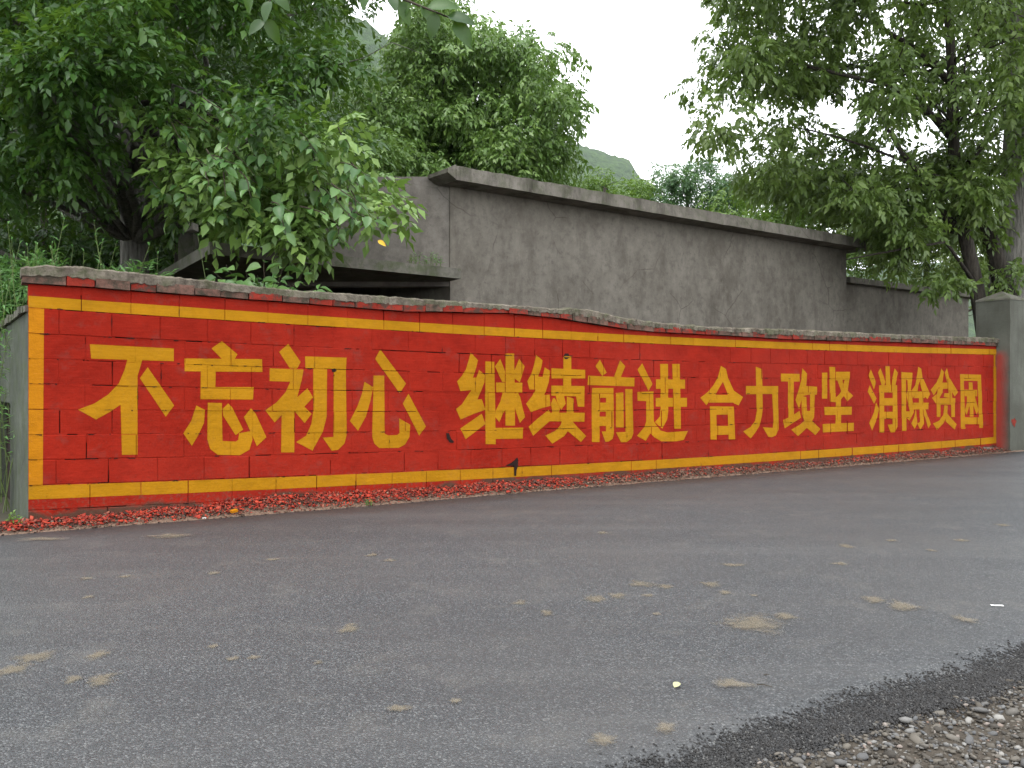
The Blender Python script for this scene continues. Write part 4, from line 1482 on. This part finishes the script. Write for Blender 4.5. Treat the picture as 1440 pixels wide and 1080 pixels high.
def bush(label, cat, poly, Ya, Yb, n, ra, rb, mat, nper, leaf, px, name='bush', wr=.42, pal=0.0):
    Ym = (Ya + Yb) / 2
    e = empty(name, Vector((at(px, 540, Ym).x, Ym, 0)))
    props(e, label, cat)
    c, r = clumps(poly, Ya, Yb, n, ra, rb)
    crown('foliage', [sprays(c, r, int(nper * 1.8), leaf * 1.6, 6, leaf, wr, pal=pal)], mat, e)
    top = min(p[1] for p in poly)
    tk = [Vector((e.location.x, Ym, -.1)), at(px, 460, Ym), at(px + 4, (top + 460) / 2, Ym), at(px, top + 20, Ym)]
    skeleton(e, tk, [.14, .11, .08, .04], c[::3], M['bark'], .04, 1)
    return e


bush('yellow-green bushy tree just right of the rounded tree above the roof', 'tree', [(815, 262), (840, 245), (880, 245), (905, 262), (900, 330), (800, 330), (790, 260)], 24, 27, 26, .35, .6, M['leaf_bright'], 55, .11, 850, 'small_tree')
bush('bluish green shrub top against the pale sky between the roof and the right trees', 'tree', [(905, 262), (930, 245), (960, 228), (1000, 232), (1040, 250), (1040, 340), (900, 340)], 26, 29, 34, .4, .7, M['leaf_blue'], 60, .11, 965, 'small_tree')
bush('light green tree low behind the roof slab under the right crown', 'tree', [(1010, 255), (1120, 250), (1200, 270), (1220, 380), (1010, 350)], 22, 26, 34, .5, .8, M['leaf_bright'], 50, .13, 1100, 'small_tree', pal=-.1)
bush('green thicket behind the annex wall, between the building and the forked trunk', 'thicket', [(1180, 290), (1300, 270), (1390, 290), (1440, 330), (1450, 430), (1180, 420)], 22, 27, 46, .5, .9, M['leaf_walnut'], 50, .13, 1300, 'small_tree', pal=.25)
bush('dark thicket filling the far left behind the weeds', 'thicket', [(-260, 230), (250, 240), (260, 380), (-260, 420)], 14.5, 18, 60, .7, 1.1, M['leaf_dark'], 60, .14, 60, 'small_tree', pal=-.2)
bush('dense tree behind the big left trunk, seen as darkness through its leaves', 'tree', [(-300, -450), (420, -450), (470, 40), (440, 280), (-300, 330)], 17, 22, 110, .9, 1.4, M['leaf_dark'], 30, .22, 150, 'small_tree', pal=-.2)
bush('mid-green tree low between the left crown and the rounded tree', 'tree', [(440, 150), (520, 170), (540, 260), (520, 330), (430, 330)], 18, 20, 18, .5, .8, M['leaf_mid'], 50, .13, 480, 'small_tree', pal=.1)
bush('shrub with small leaves behind the stub post left of the canopy', 'shrub', [(190, 235), (330, 235), (330, 330), (240, 345), (190, 330)], 12.8, 13.8, 20, .3, .5, M['leaf_mid'], 45, .09, 250, 'shrub', pal=-.05)


# ---- weeds
def weed(name, label, cat, base, h, n_st, spread, leaf, group=None, mat='weed', n_lf=13, wr=.2):
    e = empty(name, base)
    props(e, label, cat, group)
    P_, D_2, N_, L_, T_ = [], [], [], [], []
    mbs = MB()
    for s2 in range(n_st):
        a = Vector((random.gauss(0, spread), random.gauss(0, spread * .6), 0))
        hh = h * random.uniform(.7, 1.12)
        top_ = a + Vector((random.gauss(0, .1) * h, random.gauss(0, .1) * h, hh))
        pts = bent(a, top_, 5, .04)
        mbs.tube(pts, [.006, .005, .004, .004, .003, .002], 4)
        for j in range(n_lf):
            t = .25 + .75 * (j + 1) / n_lf
            i = min(4, int(t * 5 * .999)); p = pts[i].lerp(pts[i + 1], t * 5 - i if t < 1 else 1)
            az = j * 2.4 + random.random()
            up_ = .15 + .9 * (t > .9) + random.gauss(0, .2)
            D = (math.cos(az), math.sin(az), up_)
            P_.append(p); D_2.append(D); N_.append((random.gauss(0, .2), -.2 + random.gauss(0, .2), 1)); L_.append(leaf * random.uniform(.6, 1.2) * (1.1 - .4 * t)); T_.append(random.random())
    V, T, t = leaf_arrays(np.array(P_, float), np.array(D_2, float), np.array(N_, float), np.array(L_), wr, .1, .3, np.array(T_))
    link('leaves', tri_mesh('leaves', V, T, t, M[mat]), None, e)
    mbs.build('stems', M['green_stem'], e)
    return e


random.seed(61)
spots = [(62, 345, 7.9, 'first tall tuft with upright lance leaves at the far left wall end'),
         (75, 352, 7.9, None), (20, 365, 8.2, None), (110, 360, 8.2, None), (150, 350, 8.3, None), (165, 358, 8.3, None), (195, 372, 8.6, None), (-20, 350, 8.4, None), (5, 385, 7.8, None), (30, 400, 7.9, None), (130, 368, 8.3, None), (45, 372, 8.1, None), (90, 358, 8.4, None)]
ORD = ['first', 'second', 'third', 'fourth', 'fifth', 'sixth', 'seventh', 'eighth', 'ninth', 'tenth', 'eleventh', 'twelfth', 'thirteenth']
spots.sort(key=lambda q_: (q_[0] - 720) * q_[2])
for i, (x, y, Y, _) in enumerate(spots):
    b = at(x, y, Y); h_ = b.z; b.z = 0
    weed('weed', 'tall bright green lance-leaved weed clump behind the left wall end, ' + ORD[i] + ' from left', 'weed', b, h_, 7, .13, .14, 'lance-leaved weeds behind the left wall end', n_lf=20)
# rank growth below them
random.seed(62)
e = empty('undergrowth', at(60, 540, 9).to_2d().to_3d())
props(e, 'dense bright green undergrowth spilling over the mossy side wall at the far left', 'undergrowth', kind='stuff')
c_, r_ = clumps([(-250, 395), (60, 385), (210, 385), (200, 440), (-250, 470)], 8.4, 10, 30, .2, .35)
crown('foliage', [sprays(c_, r_, 60, .12, 6, .10, .24, droop=.1, leafdroop=.1, pal=.1)], M['weed'], e)
random.seed(63)
b = at(24, 738, 6.75); b.z = 0
weed('weed', 'small green weed at the foot of the left wall corner beside the road', 'weed', b, .14, 6, .04, .05, mat='leaf_bright', n_lf=9, wr=.5)
b = at(600, 372, 10.95); b.z = 2.76
weed('fern', 'small fern tuft growing on the right end of the canopy ledge', 'fern', b, .16, 10, .10, .09, mat='weed', n_lf=10, wr=.16)
b = at(578, 368, 10.8); b.z = 2.76
weed('weed', 'dry pale weed on the canopy ledge left of the fern', 'weed', b, .12, 5, .05, .06, mat='leaf_walnut', n_lf=8, wr=.16)
for (x, y, lb) in ((519, 710, 'tiny grass tuft at the asphalt edge below the middle of the wall'), (415, 712, 'tiny green tuft in the rubble below the third character'), (1015, 664, 'small green tuft at the verge right of centre')):
    b = ground(x, y, .01)
    weed('grass_tuft', lb, 'grass tuft', b, .06, 7, .03, .035, mat='leaf_bright', n_lf=5, wr=.15)

# ------------------------------------------------------------------ rubble, stones, litter
ICO = None


def stone_mesh(name, mat, seed, flat=.7, n=1):
    import bmesh
    bm = bmesh.new()
    bmesh.ops.create_icosphere(bm, subdivisions=1, radius=1.0)
    rd_ = random.Random(seed)
    for v in bm.verts:
        k = .8 + .35 * noise.noise(v.co * 1.3 + Vector((seed * 3.1, 0, 0))) + rd_.uniform(-.06, .06)
        v.co = Vector((v.co.x * k * 1.15, v.co.y * k * .85, v.co.z * k * flat))
    me = bpy.data.meshes.new(name); bm.to_mesh(me); bm.free()
    me.polygons.foreach_set('use_smooth', [True] * len(me.polygons))
    if mat: me.materials.append(mat)
    return me


STONE = [stone_mesh('stone', M['gravel'], k) for k in range(8)]
S_V = [np.array([v.co[:] for v in m.vertices]) for m in STONE]
S_T = [np.array([p.vertices[:] for p in m.polygons]) for m in STONE]


OCT_V, OCT_T = [], []
for k in range(8):
    v_ = np.array([(1, 0, 0), (-1, 0, 0), (0, 1, 0), (0, -1, 0), (0, 0, 1), (0, 0, -1)], float) * rng.uniform(.75, 1.15, (6, 1)) + rng.normal(0, .12, (6, 3))
    OCT_V.append(v_ * [1.15, .9, .75]); OCT_T.append(np.array([(0, 2, 4), (2, 1, 4), (1, 3, 4), (3, 0, 4), (2, 0, 5), (1, 2, 5), (3, 1, 5), (0, 3, 5)]))


def scatter(name, pts, sizes, mat, flat=1.0, kinds=None, kind='stuff', parent=None):
    V, T, t, b = [], [], [], 0
    for (p, sz) in zip(pts, sizes):
        k = random.randrange(8)
        SV, ST_ = (S_V[k], S_T[k]) if sz > .0085 else (OCT_V[k], OCT_T[k])
        a, b2 = random.uniform(0, 6.28), random.gauss(0, .35)
        m = np.array(Matrix.Rotation(a, 3, 'Z') @ Matrix.Rotation(b2, 3, 'X') @ Matrix.Diagonal((random.uniform(.7, 1.3), random.uniform(.7, 1.2), flat * random.uniform(.6, 1.2))))
        V.append(SV @ m.T * sz + np.array(p)); T.append(ST_ + b); b += len(SV)
        t.append(np.full(len(SV), random.random()))
    me = tri_mesh(name, np.concatenate(V), np.concatenate(T), np.concatenate(t), mat)
    me.polygons.foreach_set('use_smooth', [True] * len(me.polygons))
    return link(name, me, None, parent)


random.seed(71)
# fine gravel on the shoulder
pts, sz = [], []
for i in range(30000):
    s_ = random.uniform(-.2, 5.2); g = random.uniform(0, 1.3)
    d = edge_d(s_) - .06 - max(g, 0)
    w_ = W(s_, d, 0)
    if w_.y < 1.6: continue
    r_ = random.uniform(.003, .009) if random.random() < .72 else random.uniform(.009, .015)
    pts.append((w_.x, w_.y, shoulder_z(s_, d) + r_ * .3)); sz.append(r_)
props(scatter('gravel', pts, sz, M['gravel']), 'mixed grey and brown gravel covering the shoulder at the lower right', 'gravel', kind='stuff')
# larger pebbles, each its own piece of the shoulder
cnt = 0
while cnt < 290:
    s_ = random.uniform(.2, 4.8); g = random.uniform(.03, 1.25)
    d = edge_d(s_) - .07 - g
    w_ = W(s_, d, 0)
    if w_.y < 2.2: continue
    px = 720 + F * w_.x / w_.y
    if px > 1500 or px < 800: continue
    r_ = random.choice([.011, .013, .015, .018, .021, .025]) * random.uniform(.8, 1.15)
    if random.random() < .05: r_ *= 1.45
    o = bpy.data.objects.new('stone', STONE[cnt % 8]); COL.objects.link(o); o.parent = shoulder
    o.location = (w_.x, w_.y, shoulder_z(s_, d) + r_ * .35)
    o.rotation_euler = (random.gauss(0, .3), random.gauss(0, .3), random.uniform(0, 6.28))
    o.scale = (r_ * random.uniform(.9, 1.3), r_, r_ * random.uniform(.7, 1.0))
    cnt += 1
# loose black aggregate on the broken asphalt edge
pts, sz = [], []
for i in range(42000):
    s_ = random.uniform(-.6, 5.2)
    u = random.gauss(-.03, .048)
    d = edge_d(s_) + u
    if u > .20: continue
    z = float(np.interp(u, [-.12, -.05, 0, .04, .08, .13, .3], [-.08, -.062, -.038, -.02, -.008, 0, 0])) 
    w_ = W(s_, d, 0)
    if w_.y < 1.6: continue
    r_ = random.uniform(.003, .0075)
    if u < -.03: z = max(z, shoulder_z(s_, d))
    pts.append((w_.x, w_.y, z + r_ * .25)); sz.append(r_)
props(scatter('loose_aggregate', pts, sz, M['aggregate']), 'loose black aggregate crumbling off the asphalt edge at the lower right', 'gravel', kind='stuff')

# flakes of paint and brick chips along the wall foot
random.seed(72)


def shard_arrays(n, size_f, s_lo, s_hi, t_f, lift):
    V, T, tt, b = [], [], [], 0
    for i in range(n):
        s_ = s_lo + (s_hi - s_lo) * random.random() ** 1.0
        t = t_f(); dt = edge_top(s_)
        d = (dt - .02) * t
        w_ = W(s_, d - .005, 0)
        z = verge_z(s_, min(1, max(0, t))) + lift * random.random()
        a = size_f()
        k = random.choice([3, 4, 5])
        th = a * random.uniform(.12, .4)
        ang0 = random.uniform(0, 6.28)
        ring = [(a * random.uniform(.5, 1.1) * math.cos(ang0 + 6.283 * j / k) * random.uniform(.7, 1.3), a * random.uniform(.5, 1.1) * math.sin(ang0 + 6.283 * j / k)) for j in range(k)]
        q = np.array([(x, y, 0) for x, y in ring] + [(x * .9, y * .9, th) for x, y in ring])
        rot = np.array(Matrix.Rotation(random.gauss(0, .55), 3, 'X') @ Matrix.Rotation(random.gauss(0, .55), 3, 'Y'))
        q = q @ rot.T + np.array([w_.x, w_.y, z])
        f = [(0, j, j + 1) for j in range(1, k - 1)] + [(k, k + j + 1, k + j) for j in range(1, k - 1)]
        f = [(x[0], x[2], x[1]) for x in f]
        for j in range(k):
            j2 = (j + 1) % k
            f += [(j, j2, k + j2), (j, k + j2, k + j)]
        V.append(q); T.append(np.array(f) + b); tt.append(np.full(2 * k, random.random())); b += 2 * k
    return np.concatenate(V), np.concatenate(T), np.concatenate(tt)


near = lambda: min(.9, abs(random.gauss(0, .38)))
chip_s = lambda: random.uniform(.006, .024) * (1.3 if random.random() < .25 else 1)
qa = shard_arrays(5200, chip_s, -1.2, 5.6, near, .035)
qb = shard_arrays(2900, lambda: chip_s() * .85, 5.4, 14.9, lambda: near() * .8, .02)
V, T, t = merge([qa, qb])
props(link('paint_chips', tri_mesh('paint_chips', V, T, t, M['rubble_red'])), 'red painted chips and flakes heaped along the foot of the wall', 'rubble', kind='stuff')
qa = shard_arrays(7000, lambda: random.uniform(.004, .014), -1.2, 15.0, lambda: random.uniform(.2, 1.08), .008)
qb = shard_arrays(4200, lambda: random.uniform(.008, .022), 4.5, 15.0, lambda: random.uniform(.0, .85), .03)
qc = shard_arrays(900, lambda: random.uniform(.008, .022), -1.2, 5, lambda: random.uniform(.0, .8), .035)
V, T, t = merge([qa, qb, qc])
props(link('brick_chips', tri_mesh('brick_chips', V, T, t, M['rubble_brown'])), 'brown grit and leaf crumbs along the asphalt edge below the wall', 'rubble', kind='stuff')

RED_STONE = [stone_mesh('stone', M['rubble_red'], 20 + k, .45) for k in range(5)]
for i in range(190):
    s_ = random.uniform(-.8, 14.5) if i > 110 else random.uniform(.2, 6.5)
    t = near() * .8; dt = edge_top(s_); d = dt * t
    w_ = W(s_, d - .01, 0)
    r_ = random.uniform(.018, .038)
    o = bpy.data.objects.new('stone', RED_STONE[i % 5]); COL.objects.link(o); o.parent = verge
    o.location = (w_.x, w_.y, verge_z(s_, t) + r_ * .15)
    o.rotation_euler = (random.gauss(0, .4), random.gauss(0, .4), random.uniform(0, 6.28))
    o.scale = (r_ * random.uniform(.9, 1.5), r_, r_ * random.uniform(.4, .9))


def rock(name, label, cat, x, y, z, size, mat, seed, scale=(1, 1, .7), rz=0):
    me = stone_mesh(name, mat, seed)
    o = link(name, me); o.location = ground(x, y, z)
    o.scale = tuple(size * k for k in scale); o.rotation_euler = (0, 0, rz)
    return props(o, label, cat)


rock('rock', 'large pinkish red painted rock in the rubble under the hole in the lower stripe', 'rock', 712, 683, .06, .085, M['pink'], 31, (1.25, .7, .75), .4)
rock('rock', 'long pink rock lying in the rubble left of the larger pink rock', 'rock', 660, 680, .05, .055, M['pink'], 32, (1.5, .7, .6), .5)
rock('rock', 'small rosy rock in the red rubble below the third character', 'rock', 416, 710, .04, .035, M['pink'], 33)
rock('rock', 'pinkish rock with a white scrap beside it below the fifth character group', 'rock', 826, 668, .05, .045, M['pink'], 34)
mb = MB(); mb.box((-.05, -.018, 0), (.05, .018, .028))
o = mb.build('brick_piece', M['orange_brick']); o.location = ground(556, 690, .05); o.rotation_euler = (.05, .03, .5)
props(o, 'pale orange broken brick lying on the red rubble left of the hole', 'brick')
mb = MB(); mb.box((-.03, -.018, 0), (.03, .02, .02))
o = mb.build('brick_piece', M['orange_paint']); o.location = ground(329, 720, .04); o.rotation_euler = (.2, -.1, .9)
props(o, 'small yellow painted brick fragment in the rubble below the second character', 'brick')
mb = MB(); mb.prism([(-.35, -.012), (.35, -.02), (.36, .01), (-.34, .014)], 0, .008)
o = mb.build('stick', M['twig']); o.location = ground(718, 689.5, .006); o.rotation_euler = (0, 0, .12)
props(o, 'thin dark flat stick lying at the asphalt edge in front of the large pink rock', 'stick')


def scrap(x, y, z, w_, h_, label, rz=0, name='paper_scrap', mat='paper'):
    mbq = MB()
    vs = []
    for i in range(4):
        for j in range(3):
            vs.append(((i / 3 - .5) * w_ + random.uniform(-.002, .002), (j / 2 - .5) * h_ + random.uniform(-.001, .001), .002 + .004 * random.random()))
    fs = [(i * 3 + j, (i + 1) * 3 + j, (i + 1) * 3 + j + 1, i * 3 + j + 1) for i in range(3) for j in range(2)]
    mbq.add(vs, fs)
    o = mbq.build(name, M[mat]); o.location = ground(x, y, z); o.rotation_euler = (0, 0, rz)
    return props(o, label, 'litter')


scrap(1402, 852, .003, .06, .022, 'white paper scrap lying on the asphalt near the right edge', -.15)
scrap(1089, 646, .07, .05, .035, 'white scrap in the rubble at the wall foot right of centre')
scrap(287, 729, .035, .035, .02, 'tiny white scrap at the rubble edge below the second character')
scrap(815, 667, .06, .03, .02, 'tiny white scrap beside the pinkish rock at the wall foot')
# grey sheet near the pillar
rock('rock', 'flat dark grey stone in the leaf litter at the wall foot near the pillar', 'rock', 1385, 631, .06, .16, M['slab_mossy'], 41, (1.5, .7, .3), .4)
# fallen leaf and twigs on the road
FL = leaf_mesh('leaf', .7, .5, .35, simple('dry_leaf', (.42, .42, .22), .6, .3, 60), 77)
o = link('fallen_leaf', FL); o.location = ground(948, 967, .006); o.scale = (.04,) * 3; o.rotation_euler = (.25, -.5, .7)
props(o, 'curled pale yellow-green leaf lying on the asphalt in the lower right half', 'leaf')
for (x, y, l_, rz, lb) in ((1075, 965, .03, -.5, 'short dark twig on the asphalt right of the curled leaf'), (1078, 950, .012, .2, 'tiny dark twig crumb just above the short twig')):
    mb = MB(); mb.tube([(-l_, 0, .003), (0, .003, .005), (l_, 0, .003)], [.0015, .002, .001], 5)
    o = mb.build('twig', M['twig']); o.location = ground(x, y, .001); o.rotation_euler = (0, 0, rz); props(o, lb, 'twig')

# dried mud stains on the road (pieces of the road)
random.seed(81)
stains = [(490, 887, 26, 14), (48, 928, 50, 16), (20, 945, 44, 16), (138, 925, 26, 14), (140, 960, 44, 16), (105, 958, 26, 10), (327, 930, 18, 7), (357, 928, 18, 7), (448, 935, 16, 6), (300, 912, 16, 6), (122, 816, 22, 5), (177, 813, 18, 5), (302, 808, 18, 5),
          (385, 789, 20, 4), (522, 783, 16, 5), (548, 790, 18, 4), (124, 842, 14, 5), (730, 850, 24, 6), (770, 865, 20, 8), (838, 845, 34, 12), (868, 840, 26, 8), (900, 824, 36, 8), (935, 827, 24, 6), (912, 840, 16, 5), (998, 824, 28, 8), (1020, 836, 22, 6), (1030, 797, 36, 5),
          (1062, 880, 88, 26), (1105, 870, 34, 9), (1230, 846, 40, 10), (1268, 855, 40, 14), (1356, 874, 30, 10), (937, 1028, 36, 16), (848, 1045, 40, 16), (1030, 965, 50, 12), (1190, 770, 24, 5), (1182, 795, 22, 5), (1255, 762, 16, 4), (1310, 776, 16, 4), (848, 751, 18, 4), (1352, 762, 20, 4),
          (560, 1000, 30, 10), (642, 990, 18, 7), (240, 755, 60, 6), (923, 866, 12, 4), (1060, 840, 14, 4), (1410, 740, 22, 4), (60, 760, 70, 5)]
for (x, y, w_, h_) in stains:
    c0 = ground(x, y)
    rx = w_ / 2 / F * c0.y * 1.35
    ry = abs(ground(x, y - h_ / 2).y - ground(x, y + h_ / 2).y) / 2 * 1.45
    mb = MB(); n = 22; sd_ = random.uniform(0, 50)
    ring = []
    for k in range(n):
        t = 2 * math.pi * k / n
        q = 1 + .55 * noise.noise(Vector((math.cos(t) * 1.4 + sd_, math.sin(t) * 1.4, 0))) + .25 * noise.noise(Vector((math.cos(t) * 4 + sd_, math.sin(t) * 4, 3)))
        ring.append((rx * q * math.cos(t), ry * q * math.sin(t), 0))
    mb.add([(0, 0, 0)] + ring, [(0, 1 + k, 1 + (k + 1) % n) for k in range(n)])
    o = mb.build('mud_stain', M['mud'], road, loc=(c0.x, c0.y, .0125))
    a = o.data.attributes.new('tint', 'FLOAT', 'POINT'); a.data.foreach_set('value', [1.0] + [0.0] * n)

# ------------------------------------------------------------------ air
mb = MB()
mb.box((-3200, -60, -1.3), (4600, 2300, 900))
s = NT('haze_air')
pv = s.n('VolumePrincipled', {'Color': (.93, .96, 1.0), 'Density': .00008, 'Anisotropy': .1})
s.t.links.new(pv.outputs[0], s.out.inputs['Volume'])
props(mb.build('haze', s.m), kind='stuff')
